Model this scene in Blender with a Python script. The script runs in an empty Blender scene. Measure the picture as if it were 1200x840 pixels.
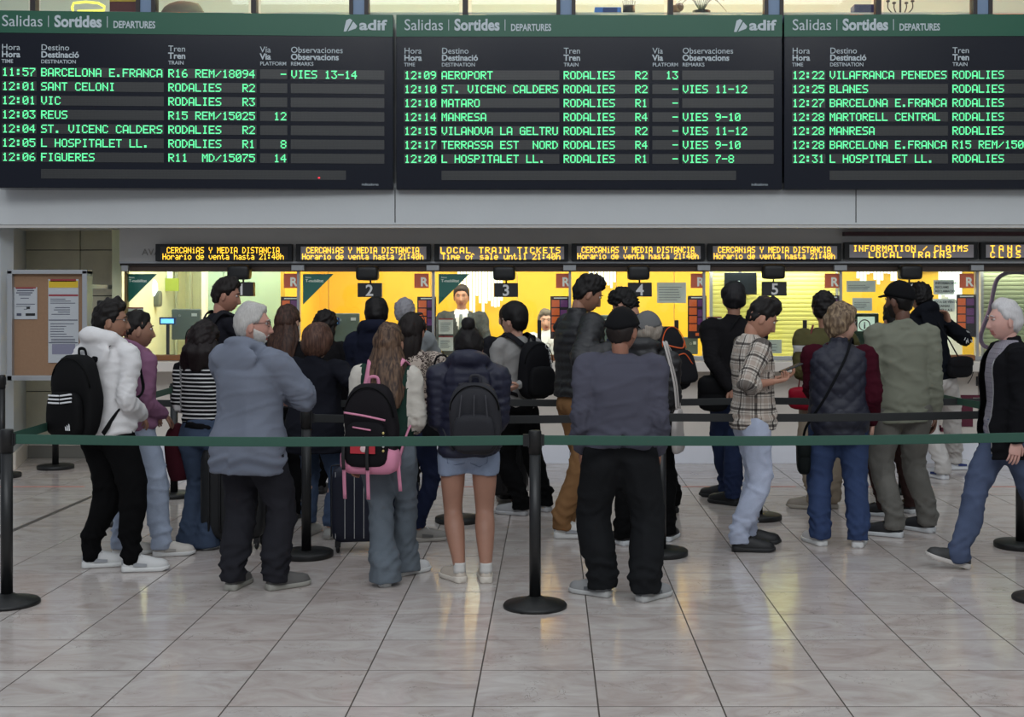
import bpy, bmesh, math, random
import numpy as np
from mathutils import Vector, Matrix
random.seed(7); np.random.seed(7)
SC = bpy.context.scene; COL = SC.collection
PI = math.pi
# ------------------------------------------------------------------ camera
F, VX, VY, CH = 1490.0, 646.0, 350.0, 1.65          # focal length in px, vanishing point, camera height
cam = bpy.data.cameras.new('camera'); co = bpy.data.objects.new('camera', cam); COL.objects.link(co)
co.location = (0, 0, CH); co.rotation_euler = (PI/2, 0, 0)
cam.sensor_fit = 'HORIZONTAL'; cam.sensor_width = 36; cam.lens = F/1200*36
cam.shift_x = (600-VX)/1200; cam.shift_y = -(420-VY)/1200; cam.clip_end = 200
SC.camera = co
SC.view_settings.view_transform = 'Standard'; SC.view_settings.look = 'None'
SC.view_settings.gamma = 1; SC.view_settings.exposure = 0.0
# ------------------------------------------------------------------ world + lights
W = bpy.data.worlds.new('world'); SC.world = W; W.use_nodes = True
W.node_tree.nodes['Background'].inputs[0].default_value = (0.80, 0.88, 1.0, 1)
W.node_tree.nodes['Background'].inputs[1].default_value = 0.36
def area(name, loc, rot, sx, sy, power, col=(1, 1, 1)):
    l = bpy.data.lights.new(name, 'AREA'); l.shape = 'RECTANGLE'; l.size = sx; l.size_y = sy
    l.energy = power; l.color = col
    o = bpy.data.objects.new(name, l); COL.objects.link(o); o.location = loc; o.rotation_euler = rot
    return o
area('hall_overhead_area', (0, 8.0, 8.6), (0, 0, 0), 14, 9, 230, (0.93, 0.97, 1.0))  # soft overhead area light standing in for the hall lamps
area('hall_fill_rear', (0, -6.0, 11.0), (math.radians(52), 0, 0), 16, 5, 1150, (0.93, 0.97, 1.0))  # added fill from behind the camera to brighten the beam and walls
for (lx, lz, pw) in ((-2.47, 7.4, 26), (5.13, 7.45, 26), (1.04, 6.6, 14)):
    l = bpy.data.lights.new('hall_lamp', 'POINT'); l.energy = pw; l.shadow_soft_size = 0.16; l.color = (1, .97, .9)
    o = bpy.data.objects.new('hall_lamp', l); COL.objects.link(o); o.location = (lx, -5, lz)
# ticket-hall office light, one per bay, above the clerks
for i, (bx, pw) in enumerate(((-3.4, 70), (-1.85, 34), (-.5, 36), (.86, 34), (2.2, 22), (3.6, 34), (4.9, 20))):
    area('office_panel_light', (bx, 13.75, 2.62), (0, 0, 0), 1.15, 1.3, pw*.56, (1.0, .96, .86))
for i, (bx, pw) in enumerate(((-3.4, 5), (-1.85, 5), (-.5, 5), (.86, 5), (2.22, 8), (3.6, 6), (4.95, 4))):
    area('window_fill_strip', (bx, 12.94, 1.985), (math.radians(28), 0, 0), 1.2, .05, pw, (1, .97, .88))  # fill strips added behind the glass to brighten the shutters
area('gallery_light', (0, 14.4, 6.2), (0, 0, 0), 13, 2.5, 70, (.93, 1.0, .95))

# ------------------------------------------------------------------ helpers
def lin(c):
    return tuple((v/255/12.92 if v/255 <= .04045 else ((v/255+.055)/1.055)**2.4) for v in c)
def X(px, d): return (px-VX)*d/F
def Z(py, d): return CH-(py-VY)*d/F
def D(py): return CH*F/(py-VY)
MATS = {}
def mat(name, c, rough=.6, metal=0., spec=.5, emit=0., var=.0, vscale=8., bump=0., bscale=60., fn=None, sheen=0.):
    if name in MATS: return MATS[name]
    m = bpy.data.materials.new(name); m.use_nodes = True; nt = m.node_tree; b = nt.nodes['Principled BSDF']
    L = lin(c)
    b.inputs['Base Color'].default_value = (*L, 1); b.inputs['Roughness'].default_value = rough
    b.inputs['Metallic'].default_value = metal; b.inputs['Specular IOR Level'].default_value = spec
    if sheen: b.inputs['Sheen Weight'].default_value = sheen
    if emit: b.inputs['Emission Color'].default_value = (*L, 1); b.inputs['Emission Strength'].default_value = emit
    N, K = nt.nodes.new, nt.links.new
    tc = N('ShaderNodeTexCoord')
    if var:
        n = N('ShaderNodeTexNoise'); n.inputs['Scale'].default_value = vscale; n.inputs['Detail'].default_value = 5
        K(tc.outputs['Object'], n.inputs['Vector'])
        mx = N('ShaderNodeMix'); mx.data_type = 'RGBA'
        mx.inputs[6].default_value = (*[v*(1-var) for v in L], 1); mx.inputs[7].default_value = (*[min(1, v*(1+var)) for v in L], 1)
        K(n.outputs[0], mx.inputs[0]); K(mx.outputs[2], b.inputs['Base Color'])
    if bump:
        n = N('ShaderNodeTexNoise'); n.inputs['Scale'].default_value = bscale; n.inputs['Detail'].default_value = 4
        K(tc.outputs['Object'], n.inputs['Vector'])
        bp = N('ShaderNodeBump'); bp.inputs['Strength'].default_value = bump; bp.inputs['Distance'].default_value = .01
        K(n.outputs[0], bp.inputs['Height']); K(bp.outputs[0], b.inputs['Normal'])
    if fn: fn(nt, b, tc, L)
    MATS[name] = m
    return m
def math_node(nt, op, a, b=None, c=None):
    n = nt.nodes.new('ShaderNodeMath'); n.operation = op
    for i, v in enumerate((a, b, c)):
        if v is None: continue
        if isinstance(v, (int, float)): n.inputs[i].default_value = v
        else: nt.links.new(v, n.inputs[i])
    return n.outputs[0]
def mixc(nt, f, a, b):
    mx = nt.nodes.new('ShaderNodeMix'); mx.data_type = 'RGBA'
    for i, v in ((0, f), (6, a), (7, b)):
        if isinstance(v, (tuple, int, float)): mx.inputs[i].default_value = (*v, 1) if isinstance(v, tuple) else v
        else: nt.links.new(v, mx.inputs[i])
    return mx.outputs[2]
def tag(o, label=None, cat=None, group=None, kind=None):
    if label: o['label'] = label
    if cat: o['category'] = cat
    if group: o['group'] = group
    if kind: o['kind'] = kind
    return o
def empty(name, loc=(0, 0, 0), rz=0., label=None, cat=None, group=None):
    o = bpy.data.objects.new(name, None); COL.objects.link(o); o.location = loc; o.rotation_euler = (0, 0, rz)
    o.empty_display_size = .1
    return tag(o, label, cat, group)
def link(name, me, parent=None):
    o = bpy.data.objects.new(name, me); COL.objects.link(o)
    if parent: o.parent = parent
    return o
class MB:
    def __init__(s): s.V = []; s.F = []; s.M = []; s.n = 0
    def add(s, V, Fc, m=0):
        V = np.asarray(V, float); s.V.append(V); s.F += [tuple(i+s.n for i in f) for f in Fc]; s.M += [m]*len(Fc); s.n += len(V); return s
    def box(s, x0, x1, y0, y1, z0, z1, m=0):
        V = [(x, y, z) for z in (z0, z1) for y in (y0, y1) for x in (x0, x1)]
        return s.add(V, [(0, 2, 3, 1), (4, 5, 7, 6), (0, 1, 5, 4), (2, 6, 7, 3), (0, 4, 6, 2), (1, 3, 7, 5)], m)
    def quad(s, a, b, c, d, m=0): return s.add([a, b, c, d], [(0, 1, 2, 3)], m)
    def mesh(s, name='m', smooth=False):
        me = bpy.data.meshes.new(name)
        V = np.concatenate(s.V) if s.V else np.zeros((0, 3))
        me.from_pydata(V.tolist(), [], s.F)
        if any(s.M): me.polygons.foreach_set('material_index', s.M)
        if smooth: me.polygons.foreach_set('use_smooth', [True]*len(s.F))
        me.update(); return me
    def obj(s, name, mats, parent=None, smooth=False):
        me = s.mesh(name, smooth)
        for m in (mats if isinstance(mats, (list, tuple)) else [mats]): me.materials.append(m)
        return link(name, me, parent)
def bevel(o, w=.004, seg=2):
    b = o.modifiers.new('bevel', 'BEVEL'); b.width = w; b.segments = seg; b.limit_method = 'ANGLE'; return o
def box(name, x0, x1, y0, y1, z0, z1, m, parent=None, bv=0):
    o = MB().box(x0, x1, y0, y1, z0, z1).obj(name, m, parent)
    if bv: bevel(o, bv)
    return o
def pbox(name, a, b, c, e, d, t, m, parent=None, bv=0):      # a thin box whose outline is given where it stands, at distance d
    return box(name, X(a, d), X(c, d), d, d+t, Z(e, d), Z(b, d), m, parent, bv)
def unit(v): v = np.asarray(v, float); return v/(np.linalg.norm(v)+1e-9)
def ring(c, ax, ay, rx, ry, n=20, e=2.0):
    t = np.arange(n)*2*PI/n; ct, st = np.cos(t), np.sin(t)
    x = rx*np.sign(ct)*np.abs(ct)**(2/e); y = ry*np.sign(st)*np.abs(st)**(2/e)
    return np.asarray(c)+np.outer(x, ax)+np.outer(y, ay)
def loft(rings):
    n = len(rings[0]); V = np.concatenate(rings); k = len(rings); Fc = []
    for i in range(k-1):
        for j in range(n):
            a = i*n+j; b = i*n+(j+1) % n; Fc.append((a, b, b+n, a+n))
    V = np.vstack([V, rings[0].mean(0), rings[-1].mean(0)]); c0 = n*k; c1 = c0+1
    for j in range(n):
        Fc.append((c0, (j+1) % n, j)); Fc.append((c1, (k-1)*n+j, (k-1)*n+(j+1) % n))
    return V, Fc
def crom(P, sub):
    P = np.asarray(P, float); out = []
    Q = np.vstack([2*P[0]-P[1], P, 2*P[-1]-P[-2]])
    for i in range(len(P)-1):
        p0, p1, p2, p3 = Q[i:i+4]
        for t in np.arange(sub)/sub:
            out.append(.5*((2*p1)+(-p0+p2)*t+(2*p0-5*p1+4*p2-p3)*t*t+(-p0+3*p1-3*p2+p3)*t**3))
    out.append(P[-1]); return np.array(out)
def tube(P, R, n=12, sub=4, ref=None, e=2.0):
    """round or flattened tube; R: radius or (across, along ref) per point"""
    P = np.asarray(P, float); R = np.asarray([(r, r) if np.isscalar(r) else r for r in (R if hasattr(R, '__len__') else [R]*len(P))], float)
    Q = crom(P, sub); R2 = np.abs(crom(R, sub)) if sub > 1 else R
    if sub > 1:
        lo = R.min(0)*.9; R2 = np.maximum(R2, lo)
    T = np.gradient(Q, axis=0); T /= np.linalg.norm(T, axis=1)[:, None]+1e-9
    rings = []; prev = None
    for i in range(len(Q)):
        t = T[i]
        if ref is not None: v = np.asarray(ref, float)
        elif prev is None: v = np.array([0, 1, 0.]) if abs(t[1]) < .9 else np.array([1., 0, 0])
        else: v = prev
        v = unit(v-t*np.dot(v, t)); prev = v; u = np.cross(v, t)
        rings.append(ring(Q[i], u, v, R2[i][0], R2[i][1], n, e))
    return loft(rings)
def ell(c, r, R=None, n=14, m=9):
    c = np.asarray(c, float); V = []
    for i in range(1, m):
        a = PI*i/m
        for j in range(n):
            b = 2*PI*j/n; V.append((math.sin(a)*math.cos(b), math.sin(a)*math.sin(b), math.cos(a)))
    V = np.array(V+[(0, 0, 1), (0, 0, -1)])*np.asarray(r)
    if R is not None: V = V@np.asarray(R).T
    Fc = []
    for i in range(m-2):
        for j in range(n):
            a = i*n+j; b = i*n+(j+1) % n; Fc.append((a, a+n, b+n, b))
    t = (m-1)*n
    for j in range(n):
        Fc.append((t, j, (j+1) % n)); Fc.append((t+1, (m-2)*n+(j+1) % n, (m-2)*n+j))
    return V+c, Fc
def rbox(c, hx, hy, hz, e=5., n=28, m=10, taper=0., R=None):
    """rounded box, superellipse in plan and profile"""
    rings = []
    for k in range(m+1):
        t = -1+2*k/m; t = math.sin(t*PI/2)
        s = max(.05, (1-abs(t)**e)**(1/e)); s *= 1-taper*(t+1)/2
        rings.append(ring((0, 0, t*hz), (1, 0, 0), (0, 1, 0), hx*s, hy*s, n, e))
    V, Fc = loft(rings)
    if R is not None: V = V@np.asarray(R).T
    return V+np.asarray(c), Fc
def lathe(prof, n=28):
    return loft([ring((0, 0, z), (1, 0, 0), (0, 1, 0), max(r, 1e-4), max(r, 1e-4), n) for r, z in prof])
def remesh(mb, voxel, smooth=2):
    me = mb.mesh('tmp'); o = bpy.data.objects.new('tmp', me); COL.objects.link(o)
    r = o.modifiers.new('r', 'REMESH'); r.mode = 'VOXEL'; r.voxel_size = voxel
    if smooth: s = o.modifiers.new('s', 'SMOOTH'); s.factor = .5; s.iterations = smooth
    dg = bpy.context.evaluated_depsgraph_get()
    out = bpy.data.meshes.new_from_object(o.evaluated_get(dg))
    bpy.data.objects.remove(o); bpy.data.meshes.remove(me)
    n = len(out.vertices); V = np.empty(n*3); out.vertices.foreach_get('co', V); V = V.reshape(-1, 3)
    N = np.empty(n*3); out.vertices.foreach_get('normal', N); N = N.reshape(-1, 3)
    return out, V, N
def setco(me, V):
    me.vertices.foreach_set('co', V.astype(np.float32).ravel()); me.update()
    me.polygons.foreach_set('use_smooth', [True]*len(me.polygons))
def sines(P, seed, freq, k=6, aniso=(1, 1, 1)):
    r = np.random.RandomState(seed); out = np.zeros(len(P)); Q = P*np.asarray(aniso)
    w = np.zeros_like(Q)
    for _ in range(2):
        d = r.randn(3); w += np.outer(np.sin(Q@d*freq*.5+r.rand()*6), r.randn(3))*.35/freq
    Q = Q+w
    for _ in range(k):
        d = unit(r.randn(3))*(.6+.8*r.rand()); out += np.sin(Q@d*freq+r.rand()*6.28)
    return out/k**.5
_fonts = {}
def text(name, s, size, x, y, z, m, parent=None, bold=0., align='LEFT', ext=.0015, width=None, shear=0, squash=1):
    c = bpy.data.curves.new('t', 'FONT'); c.body = s; c.size = size; c.align_x = align; c.offset = bold; c.extrude = ext; c.resolution_u = 3; c.shear = shear
    o = bpy.data.objects.new('t', c); COL.objects.link(o)
    dg = bpy.context.evaluated_depsgraph_get(); me = bpy.data.meshes.new_from_object(o.evaluated_get(dg))
    bpy.data.objects.remove(o); bpy.data.curves.remove(c)
    n = len(me.vertices); V = np.empty(n*3); me.vertices.foreach_get('co', V); V = V.reshape(-1, 3)
    if width and n:
        w = V[:, 0].max()-V[:, 0].min(); V[:, 0] *= width/w
    V[:, 0] *= squash
    V2 = np.stack([V[:, 0]+x, y-V[:, 2], V[:, 1]+z], 1)
    me.vertices.foreach_set('co', V2.astype(np.float32).ravel()); me.update(); me.materials.clear(); me.materials.append(m)
    return link(name, me, parent)

# ------------------------------------------------------------------ floor
T0X, TW, T0Y, TD = .190, .5017, 5.149, .5015
def tile_nodes(nt, b, tc, L):
    N, K = nt.nodes.new, nt.links.new
    g = N('ShaderNodeNewGeometry'); sp = N('ShaderNodeSeparateXYZ'); K(g.outputs['Position'], sp.inputs[0])
    ix = math_node(nt, 'FLOOR', math_node(nt, 'DIVIDE', math_node(nt, 'SUBTRACT', sp.outputs[0], T0X), TW))
    iy = math_node(nt, 'FLOOR', math_node(nt, 'DIVIDE', math_node(nt, 'SUBTRACT', sp.outputs[1], T0Y), TD))
    cb = N('ShaderNodeCombineXYZ'); K(ix, cb.inputs[0]); K(iy, cb.inputs[1])
    wn = N('ShaderNodeTexWhiteNoise'); K(cb.outputs[0], wn.inputs['Vector'])
    off = N('ShaderNodeVectorMath'); off.operation = 'MULTIPLY_ADD'
    K(wn.outputs['Color'], off.inputs[0]); off.inputs[1].default_value = (30, 30, 30); K(g.outputs['Position'], off.inputs[2])
    st = N('ShaderNodeMapping'); st.inputs['Scale'].default_value = (1.2, 2.1, 1); st.inputs['Rotation'].default_value = (0, 0, .2); K(off.outputs[0], st.inputs[0])
    n = N('ShaderNodeTexNoise'); n.inputs['Scale'].default_value = 2.6; n.inputs['Detail'].default_value = 9; n.inputs['Roughness'].default_value = .62; n.inputs['Distortion'].default_value = 1.3
    K(st.outputs[0], n.inputs['Vector'])
    r = N('ShaderNodeValToRGB'); cr = r.color_ramp
    cr.elements[0].position = .3; cr.elements[0].color = (*lin((174, 163, 157)), 1)
    cr.elements[1].position = .68; cr.elements[1].color = (*lin((204, 199, 194)), 1)
    e = cr.elements.new(.46); e.color = (*lin((190, 182, 177)), 1)
    K(n.outputs[0], r.inputs[0])
    sc = N('ShaderNodeSeparateXYZ'); K(wn.outputs['Color'], sc.inputs[0])
    tint = mixc(nt, math_node(nt, 'MULTIPLY', sc.outputs[0], .5), (1., 1., 1.), (.92, .84, .81))
    mu = N('ShaderNodeMix'); mu.data_type = 'RGBA'; mu.blend_type = 'MULTIPLY'; mu.inputs[0].default_value = 1
    K(r.outputs[0], mu.inputs[6]); K(tint, mu.inputs[7])
    v = N('ShaderNodeTexNoise'); v.inputs['Scale'].default_value = 5; v.inputs['Detail'].default_value = 6; v.inputs['Distortion'].default_value = 2.2; K(off.outputs[0], v.inputs['Vector'])
    vd = math_node(nt, 'LESS_THAN', math_node(nt, 'ABSOLUTE', math_node(nt, 'SUBTRACT', v.outputs[0], .5)), .004)
    msk = N('ShaderNodeTexNoise'); msk.inputs['Scale'].default_value = 3.; K(off.outputs[0], msk.inputs['Vector'])
    vm = math_node(nt, 'MULTIPLY', vd, math_node(nt, 'MULTIPLY', math_node(nt, 'GREATER_THAN', msk.outputs[0], .56), .55))
    c2 = mixc(nt, vm, mu.outputs[2], lin((105, 95, 88)))
    K(c2, b.inputs['Base Color'])
    ro = math_node(nt, 'MULTIPLY_ADD', n.outputs[0], .12, .07); K(ro, b.inputs['Roughness'])
    bn = N('ShaderNodeTexNoise'); bn.inputs['Scale'].default_value = 2.2; bn.inputs['Detail'].default_value = 2; K(off.outputs[0], bn.inputs['Vector'])
    bp = N('ShaderNodeBump'); bp.inputs['Strength'].default_value = .12; bp.inputs['Distance'].default_value = .01; K(bn.outputs[0], bp.inputs['Height']); K(bp.outputs[0], b.inputs['Normal'])
M_tile = mat('marble_tile', (190, 180, 174), .2, fn=tile_nodes)
M_joint = mat('tile_joint', (70, 62, 56), .9)
floor = box('floor', -11, 11, -9, 16.6, -.1, -.0018, M_joint); tag(floor, kind='structure')
tm = MB(); g = .0032; h = .0; w, dd = TW/2-g, TD/2-.0055
V = [(x, y, z) for (z, k) in ((-.0018, 1), (-.0006, 1), (0, .996)) for (x, y) in ((-w*k, -dd*k), (w*k, -dd*k), (w*k, dd*k), (-w*k, dd*k))]
Fc = [(8, 9, 10, 11)]+[(l*4+j, l*4+(j+1) % 4, l*4+4+(j+1) % 4, l*4+4+j) for l in (0, 1) for j in range(4)]
tme = MB().add(V, Fc).mesh('tile'); tme.materials.append(M_tile)
tiles = []
for ky in range(-27, 22):
    for kx in range(-22, 22):
        cx, cy = T0X+(kx+.5)*TW, T0Y+(ky+.5)*TD
        if cy > 13.2 or cy < -8.5: continue
        vis = cy+TD/2 > 4.95 and cy < 13 and -654/F*(cy+.3)-TW/2 < cx < 560/F*(cy+.3)+TW/2
        tiles.append((0 if vis else 1, cy if vis else 0, cx, cy))
tiles.sort(key=lambda t: (t[0], t[1], t[2]))
for t in tiles[:300]:
    o = link('tile', tme, floor); o.location = (t[2], t[3], 0)
mb = MB()
for t in tiles[300:]:
    mb.add(np.array(V)+(t[2], t[3], 0), Fc)
tag(mb.obj('tile', M_tile, floor), kind='stuff')
# dark expansion strip and worn red line let into the floor
box('expansion_strip', -3.855, -3.81, 6.0, 12.6, -.004, .0012, mat('strip_metal', (92, 86, 82), .5, .4), floor)
mr = mat('red_tape', (200, 120, 105), .6, var=.3, vscale=14)
for a, b in ((-5.2, -4.1), (-1.1, -.35), (.1, .55), (1.15, 1.42), (1.8, 2.15), (2.6, 3.35), (3.7, 4.4)):
    box('red_line', a, b, 11.15, 11.185, -.002, .0012, mr, floor)

# ------------------------------------------------------------------ shell of the ticket wall
M_beam = mat('painted_beam', (202, 205, 206), .55, var=.05, vscale=2, bump=.1, bscale=25)
M_conc = mat('stone_slab', (216, 211, 188), .75, var=.16, vscale=5, bump=.25, bscale=30)
M_pier = mat('grey_pier', (190, 196, 200), .5, var=.06, vscale=3)
M_marble = mat('counter_marble', (222, 214, 204), .35, var=.08, vscale=6, bump=.03)
M_alu = mat('aluminium', (176, 178, 180), .4, .6)
M_black = mat('black_plastic', (20, 20, 22), .45)
M_blackmat = mat('black_enamel', (16, 17, 18), .35)
M_brown = mat('brown_header', (82, 66, 56), .5)
M_wood = mat('orange_wood_sill', (142, 92, 54), .45, var=.2, vscale=10)
M_white = mat('white_paint', (225, 226, 220), .6)
M_dark = mat('dark_gap', (16, 14, 13), .8)
GD = 12.75
beam = box('trim_1', -7.5, 7.5, 12.0, 13.1, Z(263, 12.0), 2.74, M_beam); tag(beam, kind='structure')
for px in (463, 1003): box('joint', X(px, 12)-.004, X(px, 12)+.004, 11.997, 12.003, 2.37, 2.70, M_dark, beam)
box('lower_lip', -7.5, 7.5, 11.985, 12.06, Z(265.5, 12)-.012, Z(265.5, 12)+.014, mat('lip', (196, 194, 190), .5), beam)
up = box('wall_back', -7.5, 7.5, 12.25, 12.6, 2.74, 4.30, M_beam); tag(up, kind='structure')
# left pier and stone wall
def prism(P, z0, z1):
    n = len(P); V = [(x, y, z0) for x, y in P]+[(x, y, z1) for x, y in P]
    return MB().add(V, [tuple(range(n-1, -1, -1)), tuple(range(n, 2*n))]+[(i, (i+1) % n, n+(i+1) % n, n+i) for i in range(n)])
PP = [(-7.5, 12.15), (-5.42, 12.15), (-5.28, 12.19), (-5.21, 12.32), (-5.5, 13.32), (-7.5, 13.32)]
pier = prism(PP, 0, 2.42).obj('wall_left', M_pier); tag(pier, kind='structure')
prism([(x+(.03 if x > -7 else 0), y-(.02 if y < 13 else 0)) for x, y in PP], 0, .16).obj('skirting', M_marble, pier)
sw = box('wall_stone', -7.5, X(141, 13.3), 13.33, 13.5, 0, 2.9, M_dark); tag(sw, kind='structure')
sw.name = 'wall_front'
xs = [X(a, 13.3) for a in (-60, 28, 94, 141)]; zs = [.17, .68, 1.18, 1.68, 2.16, 2.75]
for i in range(3):
    for j in range(5):
        bevel(box('stone_slab', xs[i]+.004, xs[i+1]-.004, 13.3-random.uniform(0, .004), 13.335, zs[j]+.004, zs[j+1]-.004, M_conc, sw), .004)
for i in range(3): bevel(box('skirting_slab', xs[i]+.003, xs[i+1]-.003, 13.26, 13.33, 0, .165, M_marble, sw), .004)
tag(box('wall_right', 7.0, 7.2, -9, 12.9, 0, 8.8, M_beam), kind='structure')
# notice board
nb = empty('notice_board', (X(58, 12.0), 12.2, Z(445, 12.0)), 0, 'cork notice board in aluminium frame with pinned papers on the stone wall', 'notice board')
def sub(o, par):   # keep world placement when parenting to an unrotated empty
    o.parent = par; o.location = o.location-par.location if par.rotation_euler.z == 0 else o.location; return o
d = 12.0
sub(pbox('cork', 12, 320, 98, 444, d+.05, .1, mat('cork', (150, 118, 92), .9, var=.12, vscale=40, bump=.3, bscale=200)), nb)
for q in ((8, 317, 14, 446), (96, 317, 102, 446), (8, 316, 102, 321), (8, 440, 102, 446)):
    sub(pbox('frame', *q, d, .15, M_alu, None, .004), nb)
for zz in (1.0, 1.75): sub(box('wall_bracket', X(88, 12.1)-.02, X(88, 12.1)+.02, 12.14, 13.31, zz, zz+.04, M_alu), nb)
def paper_nodes(nt, b, tc, L):
    t = nt.nodes.new('ShaderNodeBsdfTranslucent'); t.inputs[0].default_value = (*L, 1)
    m = nt.nodes.new('ShaderNodeMixShader'); m.inputs[0].default_value = .35
    nt.links.new(b.outputs[0], m.inputs[1]); nt.links.new(t.outputs[0], m.inputs[2]); nt.links.new(m.outputs[0], nt.nodes['Material Output'].inputs[0])
M_paper = mat('paper', (218, 222, 226), .7, fn=paper_nodes); M_ink = mat('ink', (70, 74, 92), .7); M_yel = mat('yellow_print', (214, 180, 40), .6); M_redp = mat('red_print', (150, 50, 60), .6)
def notice(a, b, c, e, lines, par=None, dd=d+.04, label=None, extra=(), ink=None):
    nt = empty('notice', (X((a+c)/2, dd), dd, Z(e, dd)), 0, label, 'notice')
    sub(pbox('sheet', a, b, c, e, dd, .004, M_paper), nt)
    m = MB()
    for (y, x0, x1, hh) in lines: m.box(X(x0, dd), X(x1, dd), dd-.0015, dd, Z(y+hh, dd), Z(y, dd))
    if lines: sub(m.obj('print', ink or M_ink), nt)
    for (q, mt) in extra: sub(pbox('printed_block', *q, dd-.002, .002, mt), nt)
    return nt
L1 = [(337.5, 19, 39, 1.1), (340, 20, 40, 1.1), (342.5, 19, 38, 1.1), (345, 22, 36, 1), (349, 24, 34, .7), (356, 19, 41, .7), (358.5, 19, 36, .6), (362, 28, 32, .6)]
notice(16.5, 336.5, 43.5, 374, L1, label='small white printed notice at the left of the cork board', extra=(((18, 336.5, 42, 338), M_redp), ((31, 359.5, 35, 362), M_black), ((19.5, 367, 25, 370), M_ink), ((30, 367, 41, 370), M_black)))
L2 = [(y, 59, 59+random.uniform(14, 30), .7) for y in np.arange(350, 357, 2.4)]+[(y, 60+random.uniform(0, 8), 82, .8) for y in np.arange(360, 370, 2.6)]+[(y, 59, 59+random.uniform(14, 30), .7) for y in np.arange(379, 395, 3)]+[(y, 60, 88, .8) for y in (397, 399)]
notice(56.5, 327, 92, 425, L2, label='tall notice with yellow header on the right of the cork board', extra=(((57, 329, 91.5, 337), M_yel), ((59, 327, 89, 330), M_redp), ((57, 345, 91.5, 347), M_redp), ((57, 374.5, 91, 375.5), M_ink), ((57, 401, 91, 402), M_ink), ((61, 403, 88, 415), mat('grey_print', (130, 130, 150), .7))))

# counter
ctr = empty('ticket_counter', (0, GD, 0), 0, 'long marble ticket counter with projecting ledge below the windows', 'counter')
def sc_(o): return sub(o, ctr)
x0, x1 = X(143, 12.75), 6.98
sc_(box('core', x0, x1, 12.80, 13.15, 0, 1.0, M_dark))
jx = [x0]+[X(p, 12.75) for p in (350, 508, 668, 838, 990, 1147, 1304)]+[x1]
for a, b in zip(jx[:-1], jx[1:]):
    sc_(box('marble_panel', a+.003, b-.003, 12.765, 12.81, .22, .93, M_marble, None, .003))
    sc_(box('plinth_panel', a+.003, b-.003, 12.735, 12.81, 0.0, .215, mat('plinth_lit_pale', (236, 238, 246), .3, var=.04), None, .003))  # plinth colour kept pale and bluish to hold the light it reflects
    sc_(box('ledge_slab', a+.002, b-.002, 12.42, 13.2, .935, 1.035, M_marble, None, .008))
for (a, b) in ((148, 215), (345, 412), (640, 660), (790, 812), (1105, 1140)):
    sc_(box('wooden_sill', X(a, 12.7), X(b, 12.7), 12.62, 12.76, 1.036, 1.09, M_wood, None, .006))
sc_(box('metal_sill', X(148, 12.7), x1, 12.70, 12.82, 1.036, 1.075, M_alu, None, .004))
M_mar = mat('maroon_panel', (96, 22, 48), .5)
dd = 12.73
mb = MB(); mb.box(X(1096, dd), X(1104, dd), 12.755, 12.768, .33, .38)
for q in ((1127, 463, 1150, 466), (1096, 501, 1112, 506)): mb.box(X(q[0], dd), X(q[2], dd), 12.755, 12.77, Z(q[3], dd), Z(q[1], dd))
mb.box(X(1128, dd), X(1141, dd), 12.752, 12.77, Z(500, dd), Z(466, dd)); mb.box(X(1150, dd), X(1205, dd), 12.752, 12.77, Z(466, dd), Z(463, dd))
sc_(mb.obj('maroon_marking', M_mar))
sc_(tag(pbox('cable_slot', 1144, 441, 1146, 452, 12.76, .01, M_black)))
tag(sc_(MB().add(*tube([(X(1143, 12.7), 12.75, .93), (X(1140, 12.7), 12.74, .86), (X(1136, 12.7), 12.75, .80)], .004, 6, 3)).obj('cable', M_black)))

# sign fascia over the windows
fas = box('trim_2', X(140, 12.7), 7.0, 12.70, 12.95, Z(309, 12.7), 2.42, mat('fascia', (205, 204, 202), .45, var=.05, vscale=3)); tag(fas, kind='structure')
box('fascia_edge', X(140, 12.68), 7.0, 12.67, 12.72, Z(308.5, 12.68), Z(306.5, 12.68), M_alu, fas)
box('maroon_trim', X(990, 12.6), 7.0, 12.6, 12.7, Z(276, 12.6), Z(271.5, 12.6), mat('maroon_trim', (60, 24, 32), .5), fas)
text('old_lettering', 'AVA', .095, X(166, 12.69), 12.694, Z(299, 12.69), mat('faded_letters', (150, 148, 144), .6), fas)
hd = box('trim_3', X(143, 12.75), 7.0, 12.72, 12.9, Z(318, 12.75), Z(309, 12.75), M_brown); tag(hd, kind='structure')
box('header_dark_rail', X(143, 12.75), 7.0, 12.69, 12.73, Z(311.5, 12.72), Z(308.7, 12.72), mat('dark_bronze', (38, 30, 27), .5), hd)  # narrow dark rail along the top of the header

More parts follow.
